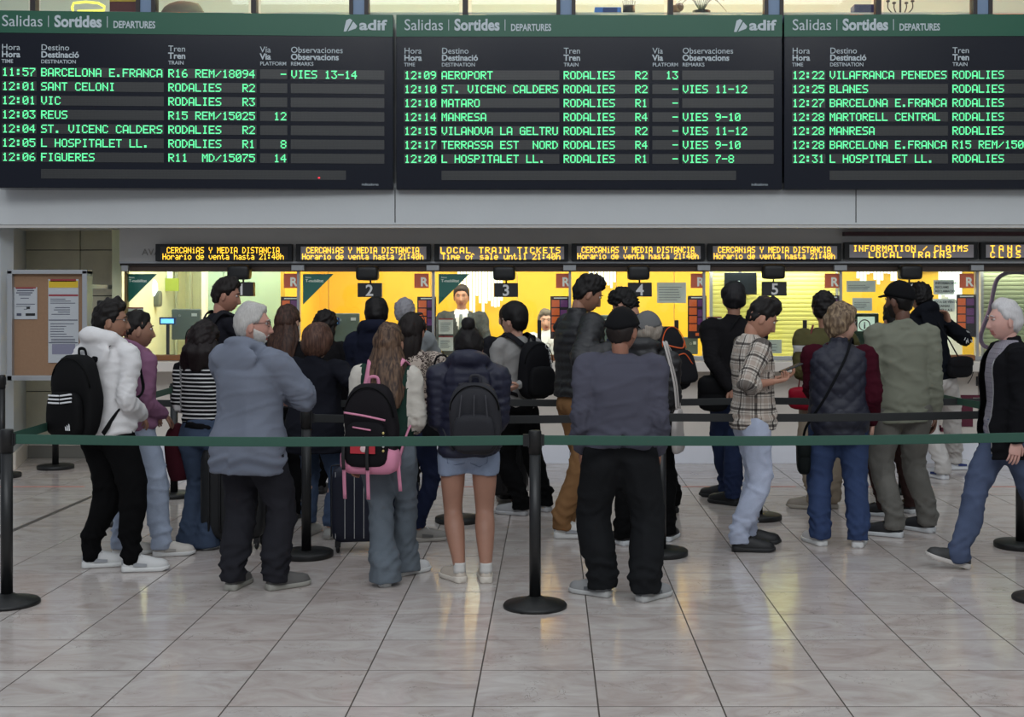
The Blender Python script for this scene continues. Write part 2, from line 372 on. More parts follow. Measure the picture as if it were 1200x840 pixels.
# glazing bays: joints, panes
JX = [148, 350, 508, 668, 825, 985, 1145, 1304, 1462]
M_glass = bpy.data.materials.new('clear_glass'); M_glass.use_nodes = True; nt = M_glass.node_tree; nt.nodes.clear()
o_ = nt.nodes.new('ShaderNodeOutputMaterial'); t_ = nt.nodes.new('ShaderNodeBsdfTransparent'); t_.inputs[0].default_value = (.93, .97, .95, 1)
g_ = nt.nodes.new('ShaderNodeBsdfGlossy'); g_.inputs['Roughness'].default_value = .02; fr = nt.nodes.new('ShaderNodeFresnel'); fr.inputs[0].default_value = 1.5
mx = nt.nodes.new('ShaderNodeMixShader'); nt.links.new(fr.outputs[0], mx.inputs[0]); nt.links.new(t_.outputs[0], mx.inputs[1]); nt.links.new(g_.outputs[0], mx.inputs[2]); nt.links.new(mx.outputs[0], o_.inputs[0])
for i in range(len(JX)-1):
    wn = empty('window_%d' % (i+1), (X((JX[i]+JX[i+1])/2, GD), GD, 1.07)); tag(wn, kind='structure')
    a, b = X(JX[i]+1.0, GD), X(JX[i+1]-1.0, GD)
    sub(box('pane', a, b, GD, GD+.008, 1.07, Z(316, GD), M_glass), wn)
    sub(box('frame', X(JX[i]-1.6, GD), X(JX[i]+1.4, GD), GD-.02, GD+.05, 1.07, Z(317, GD), M_alu if i != 0 else mat('brass', (150, 130, 90), .4, .6)), wn)
    if i: sub(box('bracket', X(JX[i]-8, GD-.06), X(JX[i]+7, GD-.06), GD-.09, GD-.02, Z(317, GD-.06), Z(310.5, GD-.06), M_alu, None, .004), wn)
bevel(tag(box('bracket', X(143, GD-.06), X(151, GD-.06), GD-.09, GD-.02, Z(318, GD-.06), Z(311, GD-.06), M_alu, hd)), .004)

# interior of the ticket offices
M_yw = mat('yellow_wall', (248, 196, 52), .45, var=.03, vscale=1.5)
M_pale = mat('pale_wall', (222, 228, 196), .6, var=.04)
M_green = mat('grey_green_partition', (150, 178, 160), .5)
BD = 15.2
bw = box('wall_office', -7.5, 7.5, BD+.02, BD+.2, 0, 2.75, M_white); tag(bw, kind='structure'); bw.name = 'wall_back.001'
# yellow cladding panels, each let apart by a joint
yx = [X(340, BD), X(385, BD), X(440, BD), X(505, BD), X(552, BD), X(606, BD), X(668, BD), X(722, BD), X(790, BD), X(838, BD)]
for a, b in zip(yx[:-1], yx[1:]): box('yellow_panel', a+.004, b-.004, BD, BD+.03, 0, 2.6, M_yw, bw)
for a, b in ((X(975, BD), X(1050, BD)), (X(1050, BD), X(1103, BD)), (X(1128, BD), X(1150, BD))): box('yellow_panel', a+.004, b-.004, BD, BD+.03, 0, 2.6, M_yw, bw)
for a, b in ((-5.6, -4.6), (-4.6, -3.85)): box('pale_panel', a+.004, b-.004, BD, BD+.03, 0, 2.6, M_pale, bw)
fl = box('floor_office', -7.5, 7.5, 13.2, 15.4, -.05, .12, mat('office_floor', (120, 118, 112), .6)); tag(fl, kind='structure'); fl.name = 'floor.001'
cl = box('ceiling', -7.5, 7.5, 13.0, 15.4, 2.72, 2.8, M_white); tag(cl, kind='structure')
cl['kind'] = 'structure'
M_panel = mat('lit_panel', (255, 250, 228), .5, emit=5.)
for bx in (-4.6, -3.4, -1.85, -.5, .86, 2.2, 3.6, 4.9): box('light_panel', bx-.28, bx+.28, 13.3, 14.6, 2.66, 2.68, M_panel, cl)
for a, b in ((240, 262), (262, 332)):
    q = tag(box('wall_partition', X(a, 14.2)+.004, X(b, 14.2)-.004, 14.2, 14.26, .1, 2.6, M_green), kind='structure')
box('partition_post', X(236, 14.1), X(241, 14.1), 14.1, 14.3, .1, 2.6, M_white, q)
for px in (168, 205, 222): box('partition_post', X(px, 14.7), X(px+2.5, 14.7), 14.7, 14.75, .1, 2.6, mat('post_pale', (190, 196, 170), .5), q)
box('side_partition', X(338, 13.6), X(343, 13.6), 13.2, 15.2, .1, 2.6, M_yw, q)
sw2 = box('wall_side', X(147, 13)-.12, X(147, 13)-.02, 12.95, 15.3, 0, 2.7, M_pale); sw2.name = 'wall_left.001'; tag(sw2, kind='structure')
# white/striped glare areas: glass reflections imitated by glowing strips behind three windows
M_strip = mat('glowing_white', (236, 244, 240), .5, emit=1.1)  # glow for the imitated glare, also used for the clock digits
gd = empty('glare_strips', (X(560, BD-.1), BD-.05, 1.5), 0, 'glowing vertical strips imitating glare on the glass of window three', 'glare_strips')
for i, px in enumerate(np.arange(536, 590, 3.6)):
    bot = 350+(8*math.sin(i*1.7)+ (10 if i % 3 else 2)); sub(pbox('slat', px, 316, px+2.7, bot, BD-.08, .01, M_strip), gd)
gd2 = empty('glare_strips', (X(700, BD-.1), BD-.05, 1.8), 0, 'short glowing strips imitating glare on the glass of window four', 'glare_strips')
for i, px in enumerate(np.arange(690, 722, 3.6)): sub(pbox('slat', px, 316, px+2.7, 334+4*math.sin(i*2.1), BD-.08, .01, M_strip), gd2)
gd3 = empty('glare_strips', (X(1035, BD-.1), BD-.05, 1.8), 0, 'glowing strips imitating glare on the glass of the information window', 'glare_strips')
for i, px in enumerate(list(np.arange(1004, 1050, 4.))+list(np.arange(1100, 1126, 4.))): sub(pbox('slat', px, 314, px+3.1, 326+7*math.sin(i*1.3)+(26 if px > 1060 else 0), BD-.08, .01, M_strip), gd3)
for g_e, a, b in ((gd, 534, 592), (gd2, 688, 724), (gd3, 1002, 1128)): sub(box('glare_top_bar', X(a, BD), X(b, BD), BD-.09, BD-.0, Z(316, BD), Z(314, BD), M_alu), g_e); sub(box('hanger', X((a+b)/2, BD)-.01, X((a+b)/2, BD)+.01, BD-.05, BD-.03, Z(315, BD), 2.72, M_alu), g_e)  # bar and hanger carrying the added glare strips
# roller shutters behind bays 5 and 7
def shutter(a, b, d, z0, z1, m, label):
    e = empty('roller_shutter', (X((a+b)/2, d), d, z0), 0, label, 'shutter')
    n = int((z1-z0)/.045); sub(box('backing', X(a, d), X(b, d), d+.004, d+.008, z0, z1, m), e)
    me = MB().add(*tube([(X(a, d), 0, 0), (X(b, d), 0, 0)], [(.0225, .007)]*2, 10, 1, (0, 1, 0))).mesh('slat'); me.materials.append(m)
    for k in range(n):
        o = link('slat', me, e); o.location = (-(X((a+b)/2, d)), 0, k*.045+.022)
    sub(box('guide_rail', X(a, d)-.03, X(a, d), d-.02, d+.03, z0, z1, M_alu), e); sub(box('guide_rail', X(b, d), X(b, d)+.03, d-.02, d+.03, z0, z1, M_alu), e)
    return e
shutter(835, 979, 13.15, 1.06, 1.97, mat('lime_shutter', (246, 236, 128), .4), 'yellow-green roller shutter closed behind window five')
shutter(1152, 1300, 13.05, 1.06, 1.97, mat('grey_green_shutter', (168, 176, 138), .4), 'grey-green roller shutter closed behind the rightmost window')
pf = [(1172+ 40, 320), (1185, 319), (1172, 324), (1166, 334), (1160, 362), (1152, 384), (1149, 396), (1153, 405), (1164, 408), (1185, 409), (1230, 409)]
o = MB().add(*tube([(X(a, 12.9), 12.9, Z(b, 12.9)) for a, b in pf], [(.022, .012)]*len(pf), 10, 4, (0, 1, 0))).obj('window_surround', mat('purple_frame', (92, 62, 96), .5), None, True)
tag(o, 'purple rounded frame moulding inside the rightmost window', 'frame')
# monitor-like dark TV in bay 5, behind
tv = empty('television', (X(868, 13.0), 13.0, Z(347, 13)), 0, 'black television hung behind the glass of window five', 'television')
sub(box('hanger', X(866, 13), X(869, 13), 13.01, 13.03, Z(320, 13), 2.72, M_black), tv); sub(pbox('screen', 849, 319, 887, 345, 13.0, .04, mat('tv_glass', (18, 22, 24), .15), None, .004), tv); sub(pbox('clock_digits', 855, 330, 858, 334, 12.996, .004, M_strip), tv); sub(pbox('clock_digits', 861, 329, 867, 333, 12.996, .004, M_strip), tv)

# things on the glass
M_R = mat('orange_red_sign', (190, 84, 52), .5, emit=.3); M_wt = mat('white_lettering', (232, 230, 225), .6, emit=.25); M_teal = mat('teal_print', (24, 108, 98), .5, emit=.1)  # faint glow put into signs and print so they read brighter
bayname = ['window one', 'window two', 'window three', 'window four', 'window five', 'the information window', 'the rightmost window']
for i, (px, cut) in enumerate(((341, 0), (494, 0), (660, 0), (818, 0), (975, 0), (1133, 0))):
    e = empty('rail_sign', (X(px, 12.78), 12.78, Z(338, 12.78)), 0, 'red-orange square sign with a white R on the glass of %s' % bayname[i], 'sign', 'letter signs on the windows')
    sub(pbox('plate', px-8.5, 320.5, px+8.5, 337.5, 12.775, .006, M_R), e)
    sub(text('letter', 'R', .122, X(px-1.5, 12.77), 12.772, Z(335, 12.77), M_wt, None, .004), e)
for i, px in enumerate((148, 355, 514)):
    e = empty('corner_sticker', (X(px, 12.775), 12.775, Z(354, 12.775)), 0, 'teal triangular sticker in the upper left corner of %s' % bayname[i], 'sticker', 'teal corner stickers')
    dd = 12.775; s = 36
    q = [(X(px, dd), dd, Z(321, dd)), (X(px, dd), dd, Z(321+s, dd)), (X(px+s, dd), dd, Z(321, dd))]
    V2 = q+[(a, b+.003, c) for a, b, c in q]
    sub(MB().add(V2, [(0, 1, 2), (3, 5, 4), (0, 2, 5, 3), (0, 3, 4, 1), (1, 4, 5, 2)]).obj('sheet', M_teal), e)
    sub(text('lettering', 'Nova', .026, X(px+3, dd), dd-.002, Z(326, dd), M_wt), e); sub(text('lettering', 'T-mobilitat', .040, X(px+3, dd), dd-.002, Z(330.5, dd), M_wt, None, .0006), e)
M_or = mat('orange_print', (222, 102, 48), .5, emit=.3); M_pu = mat('purple_print', (110, 56, 112), .5, emit=.25); M_dk = mat('dark_poster', (50, 30, 42), .5)  # glow mixed into the poster squares to lift them, not lit panels
for i, (px, yy) in enumerate(((340, 347.5), (500, 347.5), (656, 347), (817, 346.5), (972, 346), (1132, 345))):
    e = empty('ticket_poster', (X(px, 12.78), 12.78, Z(yy+50, 12.78)), 0, 'dark poster with orange and purple squares on the right side of %s' % bayname[i], 'poster', 'posters on the windows')
    dd = 12.775; sub(pbox('sheet', px-11, yy, px+11, yy+50, dd, .005, M_dk), e)
    for k in range(4): sub(pbox('orange_square', px-9.5, yy+4.5+k*9.6, px-.4, yy+12.7+k*9.6, dd-.002, .002, M_or), e)
    for k in range(3): sub(pbox('purple_square', px+.6, yy+4.5+k*9.6+(2 if k else 0), px+9.5, yy+12.7+k*9.6+(2 if k else 0), dd-.002, .002, M_pu), e)
    sub(pbox('orange_logo', px-2, yy+43.5, px+2, yy+47, dd-.002, .002, M_or), e); sub(pbox('headline', px-7, yy+1.6, px+9, yy+2.8, dd-.002, .002, M_wt), e)
for i, (px, n) in enumerate(((283, '1'), (433, '2'), (593, '3'), (750, '4'), (908, '5'), (1068, '6'))):
    dd = 12.6; zz = {433: 0, 593: 0, 750: -.5, 908: -1.5}.get(px, -1)
    e = empty('window_number_sign', (X(px, dd), dd, Z(348+zz, dd)), 0, 'black plate with white numeral %s hanging over %s' % (['one', 'two', 'three', 'four', 'five', 'six'][i], bayname[i]), 'sign', 'window number plates')
    sub(pbox('plate', px-14, 331.5+zz, px+14, 348+zz, dd, .082, mat('number_plate', (38, 38, 40), .4), None, .003), e)
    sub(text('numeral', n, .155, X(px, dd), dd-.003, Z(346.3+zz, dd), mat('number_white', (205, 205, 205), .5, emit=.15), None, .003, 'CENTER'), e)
    sub(box('hanger', X(px-1, dd), X(px+1, dd), dd+.074, dd+.08, Z(332, dd), Z(313, dd), M_black), e)
    e = empty('intercom_box', (X(px-3, dd), dd, Z(328+zz, dd)), 0, 'black loudspeaker box under the fascia above %s' % bayname[i], 'speaker', 'loudspeaker boxes')
    V_, F_ = rbox((X(px-2, dd), dd-.01, Z(320+zz, dd)), .11, .08, .074, 6)
    sub(MB().add(V_, F_).obj('housing', M_black, None, True), e)
    sub(box('mount', X(px-4, dd), X(px+1, dd), dd, dd+.12, Z(314, dd), Z(311, dd), M_black), e)
# paper sheets on the glass
def sheet(a, b, c, e, label, nl=6, yy=None, m=None, dd=12.775, head=True):
    ls = [(y, a+2, c-2-random.uniform(0, (c-a)*.3), .7) for y in np.linspace(b+5, e-4, nl)]
    n_ = notice(a, b, c, e, ls, dd=dd, label=label, extra=(((a, b, c, b+1.6), M_redp),) if head else (), ink=mat('grey_ink', (130, 134, 142), .7))
    return n_
sheet(149.5, 360, 168, 385, 'white notice hanging inside the glass of window one')
sheet(514, 373, 531, 391.5, 'upper white notice standing behind the glass of window three'); sheet(514, 393.5, 531, 411, 'lower white notice standing behind the glass of window three')
sheet(828.5, 371, 846, 390, 'upper white notice at the left end of window five'); sheet(828.5, 392, 846, 409, 'lower white notice at the left end of window five')
sheet(898, 398, 916, 414, 'small pale notice standing on the sill of window five', 3, head=False)
sheet(770, 331, 804, 355, 'pale translucent sheet of print in the middle of window four', 6, head=False)
sheet(992, 329, 1026, 342, 'grey notice at the top left of the information window', 3, head=False); sheet(999, 349, 1022, 364, 'small printed notice below the grey one on the information window', 4, head=False)
dd = 12.775
for (a, b, c, e, tx, lb) in ((1094, 328, 1118, 345, ['INFORMACION', 'RECLAMS', 'RECLAMACIO'], 'notice about claims at the upper right of the information window'), (1091, 350, 1119, 365, ['NOTA DE VENTA', 'CERCANIAS', 'VENDES 1 A 5'], 'notice about sales below the claims notice')):
    n_ = notice(a, b, c, e, [], dd=dd, label=lb)
    for k, t in enumerate(tx): sub(text('print', t, .032, X(a+2, dd), dd-.002, Z(b+5+k*4.7, dd), mat('navy_ink', (40, 52, 66), .6), None, .0006), n_)
# clerk-side equipment
M_mon = mat('monitor_grey', (84, 96, 92), .5); M_lcd = mat('lcd_blue', (110, 190, 255), .4, emit=1.6); M_navy = mat('display_case', (26, 50, 96), .4)
for k, px in enumerate((196, 388)):
    e = empty('customer_display', (X(px, 12.9), 12.9, 1.06), 0, 'small blue customer display on a black pole behind %s' % bayname[k], 'display', 'customer displays')
    dd = 12.88
    sub(pbox('case', px-9.5, 371.5, px+9.5, 380.5, dd, .04, M_navy, None, .004), e); sub(pbox('screen', px-7.5, 373.5, px+7.5, 378.8, dd-.003, .004, M_lcd), e)
    sub(box('pole', X(px-1.6, dd), X(px+1.6, dd), dd+.01, dd+.035, 1.06, Z(380, dd), M_black), e)
    sub(box('foot', X(px-6, dd), X(px+6, dd), dd-.03, dd+.07, 1.045, 1.06, M_black), e)
for (a, b, c, e2, lb, ex) in ((201, 362, 235, 398, 'grey computer monitor seen from behind in window one', 0), (389, 367, 421, 402, 'grey-green computer monitor seen from behind in window two', 0), (688, 369, 718, 402, 'computer monitor with a blue label behind window four', 1), (800, 395, 818, 415, 'pale green card terminal at the right of window four', 0)):
    dd = 13.1; e = empty('computer_monitor', (X((a+c)/2, dd), dd, 1.06), 0, lb, 'monitor')
    sub(pbox('back_shell', a, b, c, e2, dd, .05, M_mon, None, .01), e); sub(pbox('sticker', a+22*(c-a)/32, b+5, a+28*(c-a)/32, b+8.5, dd-.003, .004, M_paper), e)
    sub(text('logo', 'o', .05, X(a+8, dd), dd-.003, Z(b+9, dd), M_alu), e)
    sub(box('stand', X((a+c)/2-2, dd), X((a+c)/2+2, dd), dd+.02, dd+.05, 1.06, Z(b+8, dd), M_alu), e); sub(box('base', X((a+c)/2-9, dd), X((a+c)/2+9, dd), dd-.05, dd+.1, 1.045, 1.06, M_alu, None, .003), e)
    if ex: sub(pbox('blue_screen', a+15, b+9, a+21, b+14, dd-.004, .005, M_lcd), e)
e = empty('information_terminal', (X(1017, 12.95), 12.95, 1.06), 0, 'dark green terminal with a white screen showing a circled letter i', 'terminal')
dd = 12.93; sub(pbox('housing', 1001, 367, 1030, 404, dd, .12, mat('dark_green_case', (34, 52, 44), .4), None, .01), e); sub(pbox('screen', 1005, 371, 1025, 388, dd-.004, .005, mat('pale_screen', (205, 222, 212), .5, emit=.5)), e)
V_ = []; cx, cz = X(1013, dd), Z(381, dd)
sub(MB().add(*tube([(cx+.055*math.cos(a), dd-.008, cz+.055*math.sin(a)) for a in np.linspace(0, 2*PI, 20)], .0055, 6, 1)).obj('circle', M_black), e)
sub(text('letter', 'i', .10, cx, dd-.006, cz-.035, M_black, None, .002, 'CENTER'), e)
sub(box('base', X(1004, dd), X(1028, dd), dd-.03, dd+.12, 1.04, 1.08, M_black), e)
for k, (a, b, c, e2) in enumerate(((1015, 403, 1030, 408),)): pass
for (px, lb) in ((312, 'black microphone panel beside window one'), (632, 'black microphone post in front of window three'), (793, 'black microphone post at window four'), (943.5, 'black microphone post at window five')):
    dd = 12.72; e = empty('microphone_post', (X(px, dd), dd, 1.04), 0, lb, 'microphone')
    sub(pbox('post', px-2.3, 375, px+2.3, 421, dd, .03, M_black, None, .004), e); sub(pbox('foot', px-5, 419.5, px+5, 421.2, dd-.02, .07, M_black, None, .003), e)
# hanging green exit sign & lamp inside bay 1
dd = 14.4; e = empty('hanging_sign', (X(199, dd), dd, Z(341, dd)), 0, 'small yellow-green sign hanging inside the office of window one', 'sign')
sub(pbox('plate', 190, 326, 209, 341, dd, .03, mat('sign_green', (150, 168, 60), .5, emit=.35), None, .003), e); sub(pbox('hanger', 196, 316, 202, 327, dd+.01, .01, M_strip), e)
dd = 14.0; e = empty('wall_lamp', (X(181, dd), dd, Z(358, dd)), 0, 'glowing glass lamp on a grey bracket inside window one', 'lamp')
V_, F_ = ell((X(180, dd), dd, Z(338, dd)), (.045, .045, .10)); sub(MB().add(V_, F_).obj('glass', mat('lamp_glass', (235, 242, 255), .4, emit=2.2), None, True), e)
V_, F_ = rbox((X(183, dd), dd+.03, Z(350, dd)), .05, .05, .09); sub(MB().add(V_, F_).obj('bracket', mat('lamp_bracket', (96, 104, 96), .5), None, True), e)
# desks behind the glass
for i in range(8):
    a, b = X(JX[i]+4, 13.6) if i else -4.3, X(JX[i+1]-(4 if i else 18), 13.6)
    if i in (4, 6, 7): continue
    e = empty('clerk_desk', ((a+b)/2, 13.5, .12), 0, 'clerk desk behind %s' % bayname[i], 'desk', 'clerk desks'); tag(e)
    sub(box('desktop', a, b, 13.22, 13.9, .98, 1.02, M_wood, None, .004), e); sub(box('side_panel', a, a+.03, 13.25, 13.88, .12, .98, M_white), e); sub(box('side_panel', b-.03, b, 13.25, 13.88, .12, .98, M_white), e)

# ------------------------------------------------------------------ dot-matrix font
FT = {' ': '0000000000', '-': '0808080808', '.': '0060600000', '/': '2010080402', ':': '0036360000', '0': '3E5149453E', '1': '00427F4000', '2': '4261514946', '3': '2141454B31', '4': '1814127F10', '5': '2745454539', '6': '3C4A494930', '7': '0171090503', '8': '3649494936', '9': '064949291E',
 'A': '7E1111117E', 'B': '7F49494936', 'C': '3E41414122', 'D': '7F4141221C', 'E': '7F49494941', 'F': '7F09090901', 'G': '3E4149497A', 'H': '7F0808087F', 'I': '00417F4100', 'K': '7F08142241', 'L': '7F40404040', 'M': '7F020C027F', 'N': '7F0408107F', 'O': '3E4141413E', 'P': '7F09090906', 'R': '7F09192946', 'S': '4649494931', 'T': '01017F0101', 'U': '3F4040403F', 'V': '1F2040201F', 'Y': '0708700807', 'Z': '6151494543',
 'a': '2054545478', 'd': '384444487F', 'e': '3854545418', 'f': '087E090102', 'h': '7F08040478', 'i': '00447D4000', 'l': '00417F4000', 'm': '7C04180478', 'n': '7C08040478', 'o': '3844444438', 'r': '7C08040408', 's': '4854545420', 't': '043F444020', 'u': '3C4040207C', 'v': '1C2040201C'}
def led(mb, s, x, y, z, pitch, dx, dz, fill=.78):
    """x,z: left / top of first dot in metres; one small bar per lit dot"""
    for ch in s:
        cols = FT.get(ch, FT[' '])
        for c in range(5):
            v = int(cols[2*c:2*c+2], 16)
            for r in range(7):
                if v >> r & 1:
                    a = x+c*dx; b = z-r*dz
                    mb.quad((a, y, b-dz*fill), (a+dx*1.02, y, b-dz*fill), (a+dx*1.02, y, b), (a, y, b))
        x += pitch
# departure boards
M_bfr = mat('board_navy', (13, 17, 30), .2, spec=.35); M_bgr = mat('board_green', (12, 84, 60), .4); M_cell = None
def cell_nodes(nt, b, tc, L):
    sp = nt.nodes.new('ShaderNodeSeparateXYZ'); nt.links.new(tc.outputs['Object'], sp.inputs[0])
    fx = math_node(nt, 'ABSOLUTE', math_node(nt, 'SINE', math_node(nt, 'MULTIPLY', sp.outputs[0], PI/.0102))); fz = math_node(nt, 'ABSOLUTE', math_node(nt, 'SINE', math_node(nt, 'MULTIPLY', sp.outputs[2], PI/.0125)))
    f = math_node(nt, 'MULTIPLY', fx, fz); nt.links.new(mixc(nt, f, (.012, .012, .013), (.05, .052, .05)), b.inputs['Base Color'])
M_cell = mat('led_matrix', (40, 42, 42), .35, fn=cell_nodes)
M_led = mat('green_led', (96, 250, 160), .4, emit=1.15); M_hd = mat('board_print', (190, 200, 205), .6)
BDd = 11.90; K_ = BDd/F
def board(bx, rot, rows, label, pivot):
    """local frame: x from board's left edge, z=0 at board's lower edge"""
    wd = 454*K_; zt = 205*K_
    e = empty('departure_board', (bx, BDd, Z(222, BDd)), rot, label, 'departure board', 'departure boards')
    lx = lambda p: (p-463)*K_
    lz = lambda q: (222-q)*K_
    bevel(box('cabinet', .006, wd-.006, 0.0, .22, 0, zt, M_bfr, e), .006)
    box('green_header', .008, wd-.008, -.006, .0, lz(43), lz(17.5), M_bgr, e)
    t = lambda nm, s, sz, px, py, b=0., wdt=None: text(nm, s, sz*K_*1.42, lx(px), -.008, lz(py), M_hd, e, b, 'LEFT', .001, wdt and wdt*K_)
    t('lettering', 'Salidas', 13, 473, 35.5, 0, 45); t('lettering', 'Sortides', 13, 532, 35.5, .005, 53); t('lettering', 'DEPARTURES', 8, 598, 36.2, .002, 47)
    for p in (525, 591): box('divider', lx(p), lx(p)+.006, -.008, -.005, lz(36), lz(23), M_hd, e)
    for (a, b, c, px) in (('Hora', 'Hora', 'TIME', 473), ('Destino', 'Destinaci\u00f3', 'DESTINATION', 517), ('Tren', 'Tren', 'TRAIN', 660), ('V\u00eda', 'Via', 'PLATFORM', 764), ('Observaciones', 'Observacions', 'REMARKS', 799)):
        t('lettering', a, 7., px, 63, 0); t('lettering', b, 7., px, 71.2, .002); t('lettering', c, 4.3, px, 78, .0004)
    # operator mark: split triangle and word
    m = MB(); 
    def poly(P): m.add([(lx(a), -.008, lz(b)) for a, b in P], [tuple(range(len(P)))])
    poly([(859.5, 37.6), (862.5, 24.5), (866.5, 22.5), (869.5, 24.4), (862.5, 37.6)]); poly([(864.2, 37.4), (870.4, 25.8), (875, 31), (873.5, 34.0)])
    m.obj('operator_mark', M_hd, e); text('operator_name', 'adif', 12*K_*1.38, lx(877.5), -.008, lz(35.3), M_hd, e, .004, 'LEFT', .001, 32*K_)
    cols = ((473, 512), (516.5, 655), (659.5, 760), (764, 795), (799, 906)); ys = [88.2+16.33*k for k in range(7)]
    for k, y in enumerate(ys):
        for j, (a, b) in enumerate(cols): box('matrix_panel', lx(a), lx(b), -.004, .0, lz(y+5.6), lz(y-5.6), M_cell, e)
        m = MB()
        for (a, b), s in zip(cols, rows[k]):
            if s: led(m, s, lx(a+.6), -.0055, lz(y-4.6), 7.63*K_, 1.28*K_, 1.36*K_)
        tag(m.obj('green_text', M_led, e), kind='stuff')
    box('ticker_panel', lx(517), lx(862), -.004, 0, lz(211), lz(200), M_cell, e)
    text('small_print', 'indicadores', 3*K_*1.4, lx(880), -.003, lz(217.5), M_hd, e)
    return e
R = 'RODALIES   R%d'
rows1 = [['11:57', 'BARCELONA E.FRANCA', 'R16 REM/18094', '   -', 'VIES 13-14'], ['12:01', 'SANT CELONI', R % 2, '', ''], ['12:01', 'VIC', R % 3, '', ''], ['12:03', 'REUS', 'R15 REM/15025', '  12', ''], ['12:04', 'ST. VICENC CALDERS', R % 2, '', ''], ['12:05', 'L HOSPITALET LL.', R % 1, '   8', ''], ['12:06', 'FIGUERES', 'R11  MD/15075', '  14', '']]
rows2 = [['12:09', 'AEROPORT', R % 2, '  13', ''], ['12:10', 'ST. VICENC CALDERS', R % 2, '   -', 'VIES 11-12'], ['12:10', 'MATARO', R % 1, '   -', ''], ['12:14', 'MANRESA', R % 4, '   -', 'VIES 9-10'], ['12:15', 'VILANOVA LA GELTRU', R % 2, '   -', 'VIES 11-12'], ['12:17', 'TERRASSA EST  NORD', R % 4, '   -', 'VIES 9-10'], ['12:20', 'L HOSPITALET LL.', R % 1, '   -', 'VIES 7-8']]
rows3 = [['12:22', 'VILAFRANCA PENEDES', R % 4, '', ''], ['12:25', 'BLANES', R % 1, '', ''], ['12:27', 'BARCELONA E.FRANCA', R % 2, '', ''], ['12:28', 'MARTORELL CENTRAL', R % 4, '', ''], ['12:28', 'MANRESA', R % 4, '', ''], ['12:28', 'BARCELONA E.FRANCA', 'R15 REM/15035', '', ''], ['12:31', 'L HOSPITALET LL.', R % 1, '', '']]
rt = math.radians(2.9); wd = 454*K_
board(X(461.5, BDd)-wd*1.014*math.cos(rt), rt, rows1, 'left departure board listing trains from 11:57 to 12:06', 0)
bl = bpy.data.objects['departure_board']; bl.location.y -= wd*math.sin(rt)*1.0; bl.scale.x = 1.014
board(X(463.5, BDd), 0, rows2, 'middle departure board listing trains from 12:09 to 12:20', 0)
board(X(918, BDd), -math.radians(.8), rows3, 'right departure board listing trains from 12:22 to 12:31', 0)
box('red_diode', 3.0*0+(405+2-8)*K_*0+ (361+10)*K_*.99, (361+10)*K_*.99+.016, -.008, -.003, (222-209.5)*K_, (222-208)*K_, mat('red_led', (255, 40, 60), .4, emit=1.5), bl)

# amber signs
M_amb = mat('amber_led', (255, 196, 50), .4, emit=2.2)
sg = [(182, 342, 'CERCANiAS Y MEDIA DISTANCIA', 'Horario de venta hasta 21:40h', 1), (346.5, 504.5, 'CERCANiAS Y MEDIA DISTANCIA', 'Horario de venta hasta 21:40h', 1), (509, 666, 'LOCAL TRAIN TICKETS', 'Time of sale until 21:40h', 0), (670, 826, 'CERCANiAS Y MEDIA DISTANCIA', 'Horario de venta hasta 21:40h', 1), (829.5, 986, 'CERCANiAS Y MEDIA DISTANCIA', 'Horario de venta hasta 21:40h', 1), (989.5, 1146, 'INFORMATION / CLAIMS', 'LOCAL TRAINS', 0), (1149.5, 1306, 'TANCAT', 'CLOSED', 0)]
names = ['amber sign over window one, leftmost of the row', 'amber sign over window two', 'amber sign reading LOCAL TRAIN TICKETS', 'amber sign over window four', 'amber sign over window five', 'amber sign reading INFORMATION / CLAIMS', 'amber sign cut by the right edge']
dd = 12.62; kk = dd/F
for i, (a, b, s1, s2, small) in enumerate(sg):
    off = -.35*i*1
    y0, y1 = 285.8-(i > 4)*1.6-(i > 2)*.5, 306-(i > 4)*1.6-(i > 2)*.5
    e = empty('led_sign', (X((a+b)/2, dd), dd, Z(y1, dd)), 0, 'black framed '+names[i], 'led sign', 'amber signs over the windows')
    sub(pbox('case', a, y0, b, y1, dd, .07, M_blackmat, None, .004), e)
    sub(pbox('matrix', a+6, y0+3, b-5, y1-2.2, dd-.003, .004, mat('amber_matrix', (66, 60, 60) if i in (0,) else (96, 92, 98), .4) if i < 1 else mat('amber_matrix_b', (205, 200, 206), .4)), e)
    m = MB(); mid = (a+b)/2
    for s, yt in ((s1, y0+3.8), (s2, y0+11.2)):
        wide = (s in ('LOCAL TRAIN TICKETS', 'TANCAT', 'CLOSED', 'LOCAL TRAINS'))
        p = (8.3 if 'TRAINS' in s else 7.5) if wide else (6.8 if s.startswith('INF') else (5.6 if s.startswith('Time') else 4.92)); dot = 5.3/5 if wide else (p/6 if p < 6 else 1.0)
        if i == 6: mid = (a+41); p = 10
        led(m, s, X(mid-len(s)*p/2, dd), dd-.0045, Z(yt, dd), p*kk, dot*kk, 1.03*kk, .86)
    sub(tag(m.obj('amber_text', M_amb), kind='stuff'), e)

